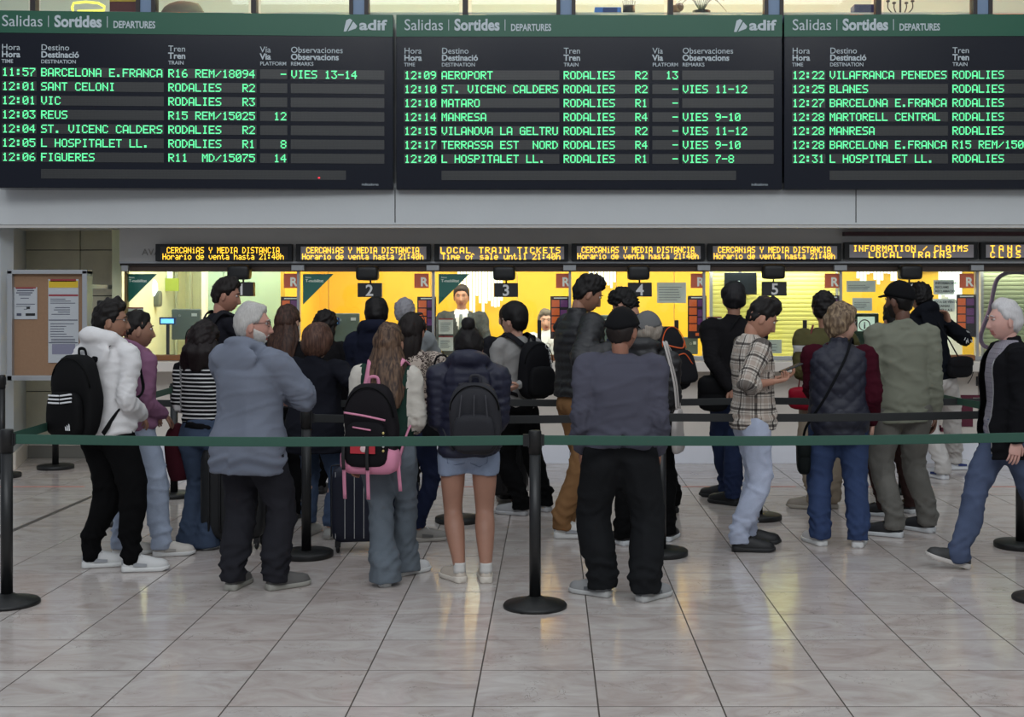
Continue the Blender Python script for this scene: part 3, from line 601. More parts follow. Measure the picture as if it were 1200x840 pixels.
# ------------------------------------------------------------------ upper gallery above the boards
M_mul = mat('dark_mullion', (44, 38, 38), .5); M_blue = mat('blue_grey_post', (120, 142, 170), .5)
gf = box('floor_gallery', -7.5, 7.5, 12.3, 17, 4.15, 4.28, M_white); gf.name = 'floor.002'; tag(gf, kind='structure')
gc = box('ceiling_gallery', -7.5, 7.5, 12.1, 17, 6.4, 6.5, mat('gallery_ceiling', (226, 234, 226), .7)); gc.name = 'ceiling.001'; tag(gc, kind='structure')
gb = box('wall_gallery', -7.5, 7.5, 16.6, 16.8, 4.28, 6.4, mat('gallery_wall', (226, 234, 226), .7)); gb.name = 'wall_back.002'; tag(gb, kind='structure')
upw = box('wall_upper', -11, 11, 12.1, 12.4, 6.5, 8.8, M_beam); upw.name = 'wall_back.003'; tag(upw, kind='structure')
d = 12.12; prev = -60; k = 9
for i, px in enumerate((-70, 38, 170, 297, 420, 545, 663, 786, 907, 1030, 1152, 1278)):
    wn = empty('window_%d' % (k+i), (X(px, d), d, 4.28)); tag(wn, kind='structure')
    if i % 2 == 0:
        for s in (-11, 7): sub(box('mullion', X(px+s, d), X(px+s+4.5, d), d, d+.12, 4.28, 6.5, M_mul), wn)
        sub(box('post', X(px-6.5, d), X(px+7, d), d+.02, d+.1, 4.28, 6.5, M_blue), wn)
    else:
        sub(box('mullion', X(px-3, d), X(px+3, d), d, d+.1, 4.28, 6.5, M_mul), wn)
    nx = (-70, 38, 170, 297, 420, 545, 663, 786, 907, 1030, 1152, 1278, 1400)[i+1]
    sub(box('pane', X(px, d)+.06, X(nx, d)-.06, d+.05, d+.056, 4.28, 6.5, M_glass), wn)
# ceiling ribs of the gallery
for xx in np.arange(-6.6, 7, 1.2): box('ceiling_rib', xx, xx+.05, 12.3, 16.6, 6.36, 6.41, M_white, gc)
for (px, zz, cc, nm) in ((205, 5.32, (255, 128, 60), 'orange'), (925, 5.35, (255, 128, 60), 'orange'), (1010, 5.2, (255, 140, 70), 'orange'), (812, 5.3, (255, 140, 70), 'orange'), (1190, 5.0, (255, 140, 70), 'orange'), (300, 4.82, (255, 240, 190), 'warm white'), (410, 4.8, (255, 240, 190), 'warm white'), (552, 4.84, (255, 246, 190), 'warm white'), (720, 4.9, (255, 244, 180), 'warm white'), (770, 4.7, (255, 244, 180), 'warm white'), (850, 5.0, (255, 244, 180), 'warm white'), (888, 4.75, (255, 244, 180), 'warm white'), (1110, 4.85, (255, 246, 220), 'warm white')):
    xx = X(px, 12.9); zz = max(zz, 5.0); e = empty('pendant_lamp', (xx, 12.9, zz), 0, '%s pendant lamp hanging in the upper gallery' % nm, 'lamp', '%s gallery lamps' % nm)
    V_, F_ = ell((0, 0, 0), (.15, .15, .26), None, 14, 9); MB().add(V_, F_).obj('globe', mat('globe_'+nm.replace(' ', '_'), cc, .4, emit=16 if nm == 'orange' else 14), e, True)
    MB().add(*tube([(0, 0, .15), (0, 0, 6.4-zz)], .006, 6, 1)).obj('cord', M_black, e)
# small objects on the gallery sill
tag(box('trim_4', -7.4, 7.4, 12.28, 12.95, 4.28, 4.415, M_white), kind='structure')
def gsill(px): return (X(px, 12.45), 12.45, 4.415)
e = empty('yellow_lamp', gsill(103), 0, 'yellow neon desk lamp on the gallery sill above the left board', 'lamp')
o = MB().add(*tube([(-.14, 0, .03), (-.14, 0, .13), (.1, 0, .13), (.16, 0, .06), (-.1, 0, .05)], .012, 8, 2)).obj('tube', mat('yellow_neon', (250, 240, 90), .4, emit=1.5), e, True)
e = empty('red_box', gsill(148), 0, 'dark red box with a yellow top on the gallery sill', 'box'); box('body', -.13, .13, -.1, .1, 0, .12, mat('dark_red', (96, 20, 24), .6), e, .005); box('lid', -.13, .13, -.1, .1, .12, .14, M_yel, e, .003)
e = empty('rock_ornament', (X(215, 12.62), 12.62, 4.415), 0, 'grey rounded sculpture on the gallery sill above the left board', 'sculpture')
V_, F_ = ell((0, 0, .06), (.22, .12, .13)); V_ += np.outer(sines(V_, 3, 30), (.01, .01, .012)); MB().add(V_, F_).obj('stone', mat('grey_stone', (110, 110, 105), .8, var=.2), e, True)
box('book', .12, .38, -.08, .08, 0, .05, mat('grey_book', (110, 120, 135), .7), e)
e = empty('blue_case', gsill(712), 0, 'bright blue case on the gallery sill above the middle board', 'case'); box('body', -.13, .13, -.1, .1, 0, .07, mat('bright_blue', (60, 110, 200), .5, emit=.1), e, .01); box('panel', -.05, .09, -.106, -.1, .0, .06, mat('deep_blue', (24, 50, 120), .5), e)
e = empty('pen_stand', gsill(737), 0, 'dark pot of pens beside the blue case', 'pot'); MB().add(*lathe([(.0, 0), (.06, 0), (.06, .1), (0, .1)], 16)).obj('pot', M_black, e, True)
for k in range(7): MB().add(*tube([(-.05+.017*k, 0, .06), (-.06+.02*k, 0, .15+.02*(k % 3))], .004, 6, 1)).obj('pen', M_black, e)
e = empty('potted_plant', gsill(822), 0, 'thin-leaved plant on the gallery sill right of centre', 'plant')
MB().add(*lathe([(.0, 0), (.07, 0), (.09, .05), (0, .05)], 16)).obj('pot', M_black, e, True)
for k in range(11):
    a = -1.3+k*.26; MB().add(*tube([(0, 0, .03), (.12*math.sin(a), .02*(k % 3), .17+.03*math.cos(a)), (.26*math.sin(a), .03*(k % 3), .2*math.cos(a)+.05*(k % 2))], [.004, .005, .002], 6, 3)).obj('leaf', mat('dark_leaf', (70, 84, 66), .6), e, True)
e = empty('round_ornament', gsill(790), 0, 'small grey-brown bust on the gallery sill beside the plant', 'sculpture')
for q in ((0, 0, .05, .06), (.05, 0, .09, .045)): MB().add(*ell(q[:3], (q[3],)*3)).obj('knob', mat('brown_stone', (100, 88, 80), .8), e, True)
e = empty('blue_box', gsill(1012), 0, 'dark blue box on the gallery sill above the right board', 'box'); box('body', -.11, .11, -.08, .08, 0, .1, mat('navy_box', (24, 32, 90), .5), e, .005)
e = empty('candelabra', gsill(1055), 0, 'black branching candelabra on the gallery sill above the right board', 'candelabra')
MB().add(*tube([(0, 0, 0), (0, 0, .2)], .01, 8, 1)).obj('stem', M_black, e)
for s in (-1, 1):
    for q in (.06, .12):
        MB().add(*tube([(0, 0, .03), (s*q*.6, 0, .03), (s*q, 0, .08), (s*q, 0, .12+.3*(q-.06))], .006, 6, 3)).obj('arm', M_black, e, True); MB().add(*ell((s*q, 0, .13+.3*(q-.06)), (.02, .02, .012))).obj('cup', M_black, e, True)
# ------------------------------------------------------------------ queue barriers
def stanchion(px, py, label, hgt=.945, cone=False):
    d = D(py); e = empty('queue_post', (X(px, d), d, 0), 0, label, 'queue post', 'retractable belt posts')
    pr = [(0.0, 0), (.17, 0), (.172, .012), (.165, .022), (.06, .045), (.036, .06), (0, .06)] if cone else [(0.0, 0), (.168, 0), (.172, .006), (.172, .03), (.166, .037), (.036, .042), (0, .042)]
    MB().add(*lathe(pr, 36)).obj('base', mat('rubber_black', (19, 20, 20), .5, bump=.1, bscale=80), e, True)
    MB().add(*lathe([(0, .03), (.031, .03), (.031, hgt-.12), (0, hgt-.12)], 24)).obj('pole', mat('pole_black', (22, 23, 24), .42), e, True)
    o = MB().add(*lathe([(0, hgt-.125), (.033, hgt-.125), (.034, hgt-.006), (.031, hgt), (0, hgt)], 24)).obj('belt_head', mat('head_black', (16, 16, 17), .5), e, True)
    for s in (-1, 1): box('belt_slot', s*.034-.004, s*.034+.004, -.012, .012, hgt-.09, hgt-.02, M_black, e)
    return Vector((X(px, d), d, 0))
SP = {}
for k, a in {'f1': (8, 708, 'black queue post at the left edge of the photo, nearest row', .945, True), 'f2': (627, 711, 'black queue post standing alone at the front between the shorts and the grey sweatshirt', .945, True), 'f3': (1224, 703, 'black queue post whose base is cut by the right edge, front row', .945, True),
             's1': (359, 652, 'black queue post right of the man in the blue-grey hooded jacket'), 's2': (775, 650, 'black queue post right of the man in the grey sweatshirt'), 's3': (1196, 641, 'black queue post behind the walking white-haired man'),
             't0': (135, 613, 'black queue post hidden behind the two hooded young men'), 't1': (537, 611, 'black queue post behind the legs of the woman in denim shorts'), 't2': (889, 608, 'black queue post right behind the man in the checked shirt'), 't3': (1268, 606, 'queue post in the third row beyond the right edge'),
             'w1': (204, 582, 'black queue post left of the woman in the striped top'), 'w2': (1057, 577, 'black queue post behind the man in the green-grey shirt'),
             'x0': (2, 559, 'queue post by the pier at far left'), 'x1': (65, 549, 'queue post by the stone wall below the notice board'), 'x2': (1023, 550, 'queue post close to the counter behind the woman in the quilted vest')}.items():
    SP[k] = stanchion(*a)
M_bg = mat('green_belt', (44, 84, 70), .6, var=.08, vscale=30, bump=.1, bscale=300); M_bb = mat('black_belt', (28, 30, 31), .65, bump=.1, bscale=300)
def belt(a, b, m, label, z=.893):
    A, B = SP[a].copy(), SP[b].copy(); dv = (B-A).normalized(); A += dv*.034; B -= dv*.034; L = (B-A).length
    e = empty('barrier_belt', A, math.atan2(dv.y, dv.x), label, 'barrier belt', 'retractable barrier belts')
    n = max(6, int(L/.2)); pts = [(L*i/n, 0, z-.012*math.sin(PI*i/n)) for i in range(n+1)]
    MB().add(*tube(pts, [(.0013, .026)]*(n+1), 8, 1, (0, 0, 1), 6)).obj('webbing', m, e)
    box('end_clip', L-.03, L+.004, -.008, .008, z-.032, z+.032, M_black, e); box('belt_root', -.004, .015, -.006, .006, z-.03, z+.03, M_black, e)
belt('f1', 'f2', M_bg, 'green belt across the front left from the edge to the lone post'); belt('f2', 'f3', M_bg, 'green belt across the front right from the lone post to the edge')
belt('f1', 't0', M_bg, 'green belt running back from the front left post behind the white hoodie')
belt('s1', 's2', M_bb, 'black second-row belt between the blue-grey jacket and the grey sweatshirt', .885); belt('s2', 's3', M_bb, 'black second-row belt passing the checked shirt and the quilted vest', .885)
belt('t0', 't1', M_bb, 'black belt of the third row on the left, passing behind the striped top', .885); belt('t1', 't2', M_bb, 'black belt of the third row passing behind the camel trousers', .885); belt('t2', 't3', M_bb, 'black belt of the third row beyond the quilted vest on the right', .885)
belt('w1', 't0', M_bg, 'short green belt between the two posts by the mauve hoodie'); belt('w2', 's3', M_bg, 'green belt slanting forward at the right behind the walking man')

# ------------------------------------------------------------------ people
def rotm(ax, a):
    return np.array(Matrix.Rotation(a, 3, ax))
def ik(S, Wt, a, b, pole):
    S, Wt = np.asarray(S, float), np.asarray(Wt, float); v = Wt-S; L = np.linalg.norm(v)
    if L > (a+b)*.995: v = v/L*(a+b)*.995; L = (a+b)*.995; Wt = S+v
    u = v/L; c = (a*a-b*b+L*L)/(2*L); h = math.sqrt(max(0, a*a-c*c))
    p = np.asarray(pole, float); p = unit(p-u*np.dot(p, u)); return S+u*c+p*h, Wt
def skin_mat(nm, c): return mat('skin_'+nm, c, .5, var=.06, vscale=25)
def cloth_mat(nm, c, rough=.9, fn=None, var=.12, bump=.25, bscale=260, spec=.08, vscale=6):
    return mat('cloth_'+nm, c, rough, 0, spec, 0, var, vscale, bump, bscale, fn)
def uv_nodes(nt):
    a = nt.nodes.new('ShaderNodeAttribute'); a.attribute_name = 'uvc'; sp = nt.nodes.new('ShaderNodeSeparateXYZ'); nt.links.new(a.outputs['Vector'], sp.inputs[0]); return sp.outputs[0], sp.outputs[1]
def stripes(c2, period, duty=.35, horiz=True):
    def f(nt, b, tc, L):
        u, v = uv_nodes(nt); x = v if horiz else u
        m = math_node(nt, 'LESS_THAN', math_node(nt, 'FRACT', math_node(nt, 'DIVIDE', x, period)), duty); nt.links.new(mixc(nt, m, L, lin(c2)), b.inputs['Base Color'])
    return f
def plaid(c2, c3, per):
    def f(nt, b, tc, L):
        u, v = uv_nodes(nt)
        def ln(x, ph, w): return math_node(nt, 'LESS_THAN', math_node(nt, 'ABSOLUTE', math_node(nt, 'SUBTRACT', math_node(nt, 'FRACT', math_node(nt, 'ADD', math_node(nt, 'DIVIDE', x, per), ph)), .5)), w)
        c = L
        for x in (u, v):
            c = mixc(nt, math_node(nt, 'MULTIPLY', ln(x, .45, .14), .35), c, lin(c3)); c = mixc(nt, math_node(nt, 'MULTIPLY', ln(x, .0, .075), .8), c, lin(c2)); c = mixc(nt, math_node(nt, 'MULTIPLY', ln(x, .2, .02), .7), c, lin(c2)); c = mixc(nt, math_node(nt, 'MULTIPLY', ln(x, .75, .02), .6), c, lin(c2))
        nt.links.new(c, b.inputs['Base Color'])
    return f
def spots(c2):
    def f(nt, b, tc, L):
        v = nt.nodes.new('ShaderNodeTexVoronoi'); v.inputs['Scale'].default_value = 55; nt.links.new(tc.outputs['Object'], v.inputs['Vector'])
        m = math_node(nt, 'LESS_THAN', math_node(nt, 'ABSOLUTE', math_node(nt, 'SUBTRACT', v.outputs['Distance'], .36)), .13); nt.links.new(mixc(nt, m, L, lin(c2)), b.inputs['Base Color'])
    return f
def denim(nm, c, fade=.5):
    def f(nt, b, tc, L):
        n = nt.nodes.new('ShaderNodeTexNoise'); n.inputs['Scale'].default_value = 5; n.inputs['Detail'].default_value = 3; nt.links.new(tc.outputs['Object'], n.inputs['Vector'])
        n2 = nt.nodes.new('ShaderNodeTexNoise'); n2.inputs['Scale'].default_value = 220; nt.links.new(tc.outputs['Object'], n2.inputs['Vector'])
        x = math_node(nt, 'MULTIPLY_ADD', n2.outputs[0], .35, math_node(nt, 'MULTIPLY', n.outputs[0], .8))
        r = nt.nodes.new('ShaderNodeMapRange'); r.inputs[1].default_value = .35; r.inputs[2].default_value = .8; nt.links.new(x, r.inputs[0])
        nt.links.new(mixc(nt, r.outputs[0], tuple(v*(1-.25*fade) for v in L), tuple(min(1, v*(1+.45*fade)) for v in L)), b.inputs['Base Color'])
    return cloth_mat('denim_'+nm, c, .8, f)

def head_surf(Dv, k, jaw=1.0, belly=1.0):
    P = Dv*np.array([.0745, .094, .113]); x, y, z = P[:, 0].copy(), P[:, 1].copy(), P[:, 2].copy()
    low = np.clip(-z/.113, 0, 1); f = np.clip(y/.094, 0, 1)
    x *= 1-.30*low**1.6/jaw; x *= 1+.03*np.clip(-y/.09, 0, 1)
    y = np.where(y < 0, y*(1-.34*low), y*(1-.05))
    y += f*low*.010
    g = lambda a, s: np.exp(-(a/s)**2)
    zt = np.clip((.022-z)/.058, 0, 1)*np.where(z > -.036, 1, np.clip((z+.052)/.016, 0, 1))
    front = (f > .45)
    y += front*.025*zt*g(x, .0085+.007*zt)
    y -= front*.0085*g(np.abs(x)-.030, .014)*g(z-.014, .011)
    y += front*.005*g(z-.034, .011)*g(x, .045)
    y += front*(.0075*g(x, .021)*g(z+.060, .006)+.0085*g(x, .019)*g(z+.074, .0065)-.004*g(x, .024)*g(z+.067, .0028))
    y += front*.010*g(x, .019)*g(z+.100, .016)
    y += front*.004*g(np.abs(x)-.042, .016)*g(z+.022, .018)
    return np.stack([x, y, z], 1)*k
def sph(nu, nv):
    V = []; 
    for i in range(1, nv):
        a = PI*i/nv
        for j in range(nu):
            b = 2*PI*j/nu-PI/2; V.append((math.sin(a)*math.cos(b), -math.sin(a)*math.sin(b), math.cos(a)))
    V += [(0, 0, 1), (0, 0, -1)]; Fc = []
    for i in range(nv-2):
        for j in range(nu):
            a = i*nu+j; b = i*nu+(j+1) % nu; Fc.append((a, b, b+nu, a+nu))
    t = (nv-1)*nu
    for j in range(nu): Fc.append((t, (j+1) % nu, j)); Fc.append((t+1, (nv-2)*nu+j, (nv-2)*nu+(j+1) % nu))
    return np.array(V), Fc
SPH = sph(68, 58); SPH2 = sph(56, 44)
def hand(mb, W_, dirv, palm, side, k=1., curl=.5, thumb=.5, m=0, spread=.06, fk=None):
    """palm: normal the palm faces; side=+1 right hand"""
    f = unit(dirv); n = unit(np.asarray(palm, float)-f*np.dot(palm, f)); u = np.cross(f, n)*side      # u: towards the thumb... sign fixed below
    u = -u
    W_ = np.asarray(W_, float)
    mb.add(*tube([W_-f*.03*k, W_, W_+f*.035*k, W_+f*.07*k, W_+f*.092*k], [(.024*k, .019*k), (.027*k, .017*k), (.037*k, .0155*k), (.041*k, .0135*k), (.036*k, .009*k)], 12, 3, n, 2.6), m)
    for i, (o, L, r) in enumerate(((.030, .074, .0088), (.010, .083, .0090), (-.010, .077, .0086), (-.029, .060, .0076))):
        c = curl if fk is None else fk[i]; p = W_+f*.084*k+u*o*k; dd = unit(f+u*o*spread/.03); P = [p-dd*.012*k, p]; ang = 0
        for j, q in enumerate((.45, .31, .24)):
            ang += c*(.75, 1.0, .7)[j]; dv = dd*math.cos(ang)+n*math.sin(ang); p = p+dv*L*q*k; P.append(p)
        mb.add(*tube(P, [r*k, r*k, r*.97*k, r*.88*k, r*.68*k], 8, 2), m)
    p = W_+f*.022*k+u*.026*k; dv = unit(u*.75+f*.75+n*.3*thumb*2); P = [p-dv*.012*k, p, p+dv*.034*k]; d2 = unit(dv+f*.5+n*.8*thumb-u*.35); P.append(P[-1]+d2*.03*k); P.append(P[-1]+unit(d2+n*.3*thumb)*.020*k)
    mb.add(*tube(P, [.012*k, .0125*k, .0105*k, .0095*k, .007*k], 8, 2), m)
BASE = [(-.075, .040, .045), (-.04, .088, .064), (0., .096, .066), (.04, .090, .060), (.085, .080, .054), (.14, .082, .058), (.19, .090, .063), (.235, .098, .062), (.27, .096, .054), (.293, .068, .044), (.31, .036, .036)]
def torso_prof(z, H, tw, td, waist=0.):
    zz = [b[0] for b in BASE]; w = np.interp(z, zz, [b[1] for b in BASE]); d = np.interp(z, zz, [b[2] for b in BASE])
    if waist: w = w+(max(w, .090)-w)*waist*(1 if .0 < z < .2 else 0)
    t = np.clip((.26-z)/.1, 0, 1)*1.0
    return w*H*(1+(tw-1)*(.55+.45*t)), d*H*(1+(td-1)*(.4+.6*t))
class P: pass
def ridge(P, seed, freq, k=5, aniso=(1, 1, 1)):
    s = sines(P, seed, freq, k, aniso); return np.exp(-(s/.38)**2)-.45
def seg_param(V, bones):
    best = np.full(len(V), 1e9); u = np.zeros(len(V)); v = np.zeros(len(V)); bid = np.zeros(len(V), int)
    for i, (A, B, r, l0, ref) in enumerate(bones):
        A = np.asarray(A); B = np.asarray(B); ax = B-A; L = np.linalg.norm(ax); ax = ax/L
        t = np.clip((V-A)@ax, -.15 if i == 0 else 0, L); q = V-A-np.outer(t, ax); dist = np.linalg.norm(q, axis=1)-r
        e1 = unit(np.asarray(ref, float)-ax*np.dot(ref, ax)); e2 = np.cross(ax, e1); m = dist < best
        best[m] = dist[m]; u[m] = (np.arctan2(q@e2, q@e1)*r)[m]; v[m] = (t+l0)[m]; bid[m] = i
    return u, v, bid
def put_uv(me, u, v):
    a = me.attributes.new('uvc', 'FLOAT_VECTOR', 'POINT'); a.data.foreach_set('vector', np.stack([u, v, np.zeros_like(u)], 1).astype(np.float32).ravel())
ARM = {'down': ((.132, .012, .475), (.05, -1, 0)), 'pocket': ((.118, .040, .500), (.12, -1, 0)), 'belly': ((.045, .130, .60), (.45, -.8, -.5)), 'pouch': ((.075, .085, .565), (.45, -1, -.3)), 'crossed': ((.035, .140, .665), (1, .15, -.8)),
       'phone': ((.045, .235, .655), (.6, -.7, -1)), 'back': ((.02, -.115, .53), (1, -.4, 0)), 'strap': ((.085, .10, .735), (1, -.2, -1)), 'counter': ((.13, .22, .64), (.7, -.6, -.6)), 'forward': ((.14, .20, .60), (.5, -1, -.4))}
def person(label, px, d, H, yaw, feet, skin=(150, 110, 90), hyaw=0., hpitch=0., lean=0., side=0., tw=1., td=1., arms=('down', 'down'), top=None, legs=None, shoes=None, hair=None, twist=0., glasses=False, cap=None, beard=None, under=None, seed=1, hroll=0., stand=True, hk=1., sx=None, nohip=False):
    """px,d: where the hips stand; yaw 0 = back to camera, 90 = facing right; feet: ((px,py,toe yaw,lift,pitch) left, right)"""
    tw = 1+(tw-1)*.62; td = 1+(td-1)*.75
    p = P(); rz = -math.radians(yaw); p.root = np.array([X(px, d), d, 0.]); p.rz = rz; p.H = H
    e = empty('person', tuple(p.root), rz, label, 'person', 'people in the ticket queue'); p.e = e
    Rw = rotm('Z', -rz)
    p.loc = lambda q: Rw@(np.asarray(q, float)-p.root)
    R1 = rotm('Z', -math.radians(twist))@rotm('Y', math.radians(side))@rotm('X', -math.radians(lean)); p.R = R1
    pel = np.array([0, 0, .53*H]); p.pel = pel
    T = lambda x, y, z: pel+R1@np.array([x, y, z]); p.T = T
    ks = H/1.7
    # feet
    fl = []
    for s, ft in zip((-1, 1), feet):
        fx, fy, ty = ft[:3]; lift = ft[3] if len(ft) > 3 else 0; pit = ft[4] if len(ft) > 4 else 0
        dz = ft[5] if len(ft) > 5 else D(fy); q = p.loc((X(fx, dz), dz, 0)); fl.append((q, -math.radians(ty)-rz, lift, math.radians(pit)))
    ank = []; knee = []; hips = []
    for (q, a, lift, pit), s in zip(fl, (-1, 1)):
        f = np.array([-math.sin(a), math.cos(a), 0]); A = q-f*.05*ks+np.array([0, 0, .085*ks+lift]); h = np.array([s*.052*H, 0, .515*H])
        k, A2 = ik(h, A, .245*H, .235*H, f*1.0+np.array([s*.12, .6, 0])); ank.append(A); knee.append(k); hips.append(h)
    # arms
    sh = []; el = []; wr = []
    for i, s in enumerate((-1, 1)):
        S = T(s*.107*H*(1+(tw-1)*.5), -.004*H, .272*H); a = arms[i]
        if isinstance(a, str): (w, pole) = ARM[a]; w = np.array([s*w[0]*(1 if a not in ('down', 'pocket') else max(1, tw*.97)), w[1]*(1 if a not in ('belly', 'crossed', 'back', 'pouch') else max(1, td)), w[2]])*H; w = pel+R1@(w-pel) if a not in ('down', 'x') else w+(R1@np.array([0, 0, .28*H])-np.array([0, 0, .28*H]))*.8; pole = np.array([s*pole[0], pole[1], pole[2]])
        else:
            w = p.loc((X(a[0], a[2]), a[2], Z(a[1], a[2]))); pole = np.array(a[3] if len(a) > 3 else (s*.6, -.8, -.5), float)
        E, w2 = ik(S, w, .172*H, .150*H, pole); sh.append(S); el.append(E); wr.append(w2)
    p.sh, p.el, p.wr, p.ank, p.knee = sh, el, wr, ank, knee
    # head
    nb_ = T(0, -.004*H, .315*H); hk = hk*(H/1.7)**.35*1.055
    hz = H-.125*hk if not (lean or side) else None
    hc0 = T(0, .010*H, .315*H)+np.array([0, 0, .085*H]) if hz is None else np.array([0, .012*H, hz])
    Rh = rotm('Z', -math.radians(hyaw))@rotm('Y', math.radians(hroll))@rotm('X', -math.radians(hpitch)); pivot = np.array([0, -.02, -.085])*hk
    hc = hc0+pivot-Rh@pivot; p.hc = hc; p.Rh = Rh; p.hk = hk
    hp = lambda V: np.asarray(V)@Rh.T+hc; p.hp = hp
    SK = skin_mat('%d_%d_%d' % skin, skin); LIP = skin_mat('lip_%d_%d_%d' % skin, (int(skin[0]*.88), int(skin[1]*.72), int(skin[2]*.72)))
    EYE = mat('eye_white', (200, 195, 190), .3); IRI = mat('iris', (30, 22, 18), .2)
    # body mesh
    mb = MB(); rg = []
    for z, w, dd_ in BASE[:-1]:
        w2, d2 = torso_prof(z, H, tw*.93, td*.9); rg.append(ring(T(0, 0, z*H), R1[:, 0], R1[:, 1], w2, d2, 20, 2.3))
    mb.add(*loft(rg))
    mb.add(*tube([T(0, -.008*H, .26*H), nb_, hc+Rh@np.array([0, -.025, -.07])*hk, hc+Rh@np.array([0, -.02, 0])*hk], [.05*ks, .047*ks*(1+.3*(tw-1)), .047*hk, .03], 16, 3))
    bare = 1. if (legs and legs.get('style') == 'shorts') else .84; bz = legs and legs.get('style') == 'shorts'
    for i, s in enumerate((-1, 1)):
        mid = (sh[i]+el[i])/2; m2 = el[i]*.62+wr[i]*.38
        mb.add(*tube([T(s*.06*H, 0, .262*H), sh[i], mid, el[i], m2, wr[i]], [.030*ks, .038*ks, .034*ks, .029*ks, .0325*ks, .0215*ks], 12, 4))
        c2 = knee[i]*.68+ank[i]*.32; th = hips[i]*.5+knee[i]*.5
        bk = np.array([0, -.018*ks, 0])
        mb.add(*tube([hips[i]+[0, -.005, .03], hips[i]+[s*.012*ks, -.008, -.05*ks], th+[s*.008, 0, 0], knee[i], c2+bk, ank[i]+[0, 0, .03], ank[i]-[0, 0, .04*ks]], [v*bare*ks for v in ((.066, .080, .083, .063, .068, .042, .037) if bz else (.075, .082, .074, .052, .055, .034, .034))], 14, 4))
    me, V, N = remesh(mb, .0125, 3); me.update()
    # join head and hands into the same mesh
    bm = MB(); polys = [tuple(q.vertices) for q in me.polygons]; bm.add(V, polys, 0); bpy.data.meshes.remove(me)
    hv, hf = SPH; S_ = head_surf(hv, hk)
    lipm = [(1 if (lambda c: c[1] > .06*hk and abs(c[0]) < .024*hk and -.082*hk < c[2] < -.054*hk)(S_[list(q)].mean(0)) else 0) for q in hf]
    n0 = bm.n; bm.V.append(hp(S_)); bm.F += [tuple(i+n0 for i in q) for q in hf]; bm.M += lipm; bm.n += len(S_)
    for s in (-1, 1):
        Re = rotm('Z', s*-.45)@rotm('X', -.12)
        bm.add(hp(ell(np.array((s*.0755, -.008, -.006))*hk, np.array((.007, .018, .031))*hk, Re, 12, 8)[0]), ell((0, 0, 0), (1, 1, 1), None, 12, 8)[1], 0)
        for (c, r, mi) in (((s*.031, .0755, .013), .0125, 2), ((s*.031, .0855, .013), .0052, 3)):
            v_, f_ = ell(np.array(c)*hk, (r*hk, r*hk*.8, r*.62*hk), None, 10, 7); bm.add(hp(v_), f_, mi)
        # eyelid line
        bm.add(hp(tube([(s*.018*hk, .084*hk, .015*hk), (s*.031*hk, .0885*hk, .0205*hk), (s*.044*hk, .080*hk, .015*hk)], .0022*hk, 6, 3)[0]), tube([(s*.018, .084, .015), (s*.031, .0885, .0205), (s*.044, .080, .015)], .002, 6, 3)[1], 0)
    for i, s in enumerate((-1, 1)):
        a = arms[i]; f = unit(wr[i]-el[i]); nm = a if isinstance(a, str) else 'px'
        pn = np.array([-s*1., 0.15, 0]); cu = .38; th = .4
        if nm == 'phone': pn = np.array([-s*.5, -.2, .8]); cu = .62
        if nm in ('pocket', 'down', 'strap'): pn = np.array([-s, .1, 0.])
        if nm in ('crossed', 'belly', 'pouch'): pn = np.array([0, -1., 0]); 
        if nm == 'back': pn = np.array([0, -1., .2]); f = unit(f+np.array([0, 0, -.6]))
        if nm == 'counter': pn = np.array([0, 0, -1.]); cu = .2
        if nm == 'px' and len(a) > 4: pn = np.array(a[4], float); cu = a[5] if len(a) > 5 else .5; f = unit(a[6]) if len(a) > 6 else f
        hand(bm, wr[i]-f*.004, f, pn, s, ks*.98, cu, th)
    ob = bm.obj('body', [SK, LIP, EYE, IRI], e, True); p.body = ob
    bm_ = None
    # ---- top garments
    if top:
        for g in (top if isinstance(top, list) else [top]): p.top = garment(p, g, tw, td, H, ks, seed)
    if legs: trousers(p, legs, tw, td, H, ks, hips, knee, ank, seed)
    if shoes:
        for (q, a, lift, pit), s in zip(fl, (-1, 1)): shoe(p, q, a, lift, pit, shoes, ks, s)
    if hair: do_hair(p, hair, seed)
    if beard: do_beard(p, beard)
    if glasses:
        m = MB(); gc_ = glasses if isinstance(glasses, tuple) else (30, 26, 26)
        for s in (-1, 1):
            m.add(*tube([hp([(s*.033+.021*math.cos(t))*hk, (.094-.012*abs(math.cos(t)*.5+.5*s*s))*hk, (.012+.016*math.sin(t))*hk]) for t in np.linspace(0, 2*PI, 14)], .0017, 6, 1))
            m.add(*tube([hp(np.array(q)*hk) for q in ((s*.054, .082, .017), (s*.072, .045, .017), (s*.078, 0, .010), (s*.076, -.014, -.004))], .0018, 6, 3))
        m.add(*tube([hp(np.array(q)*hk) for q in ((-.012, .095, .014), (.012, .095, .014))], .0018, 6, 1))
        m.obj('glasses', mat('glasses_%d' % gc_[0], gc_, .3), e, True)
    if cap: do_cap(p, cap)
    return p
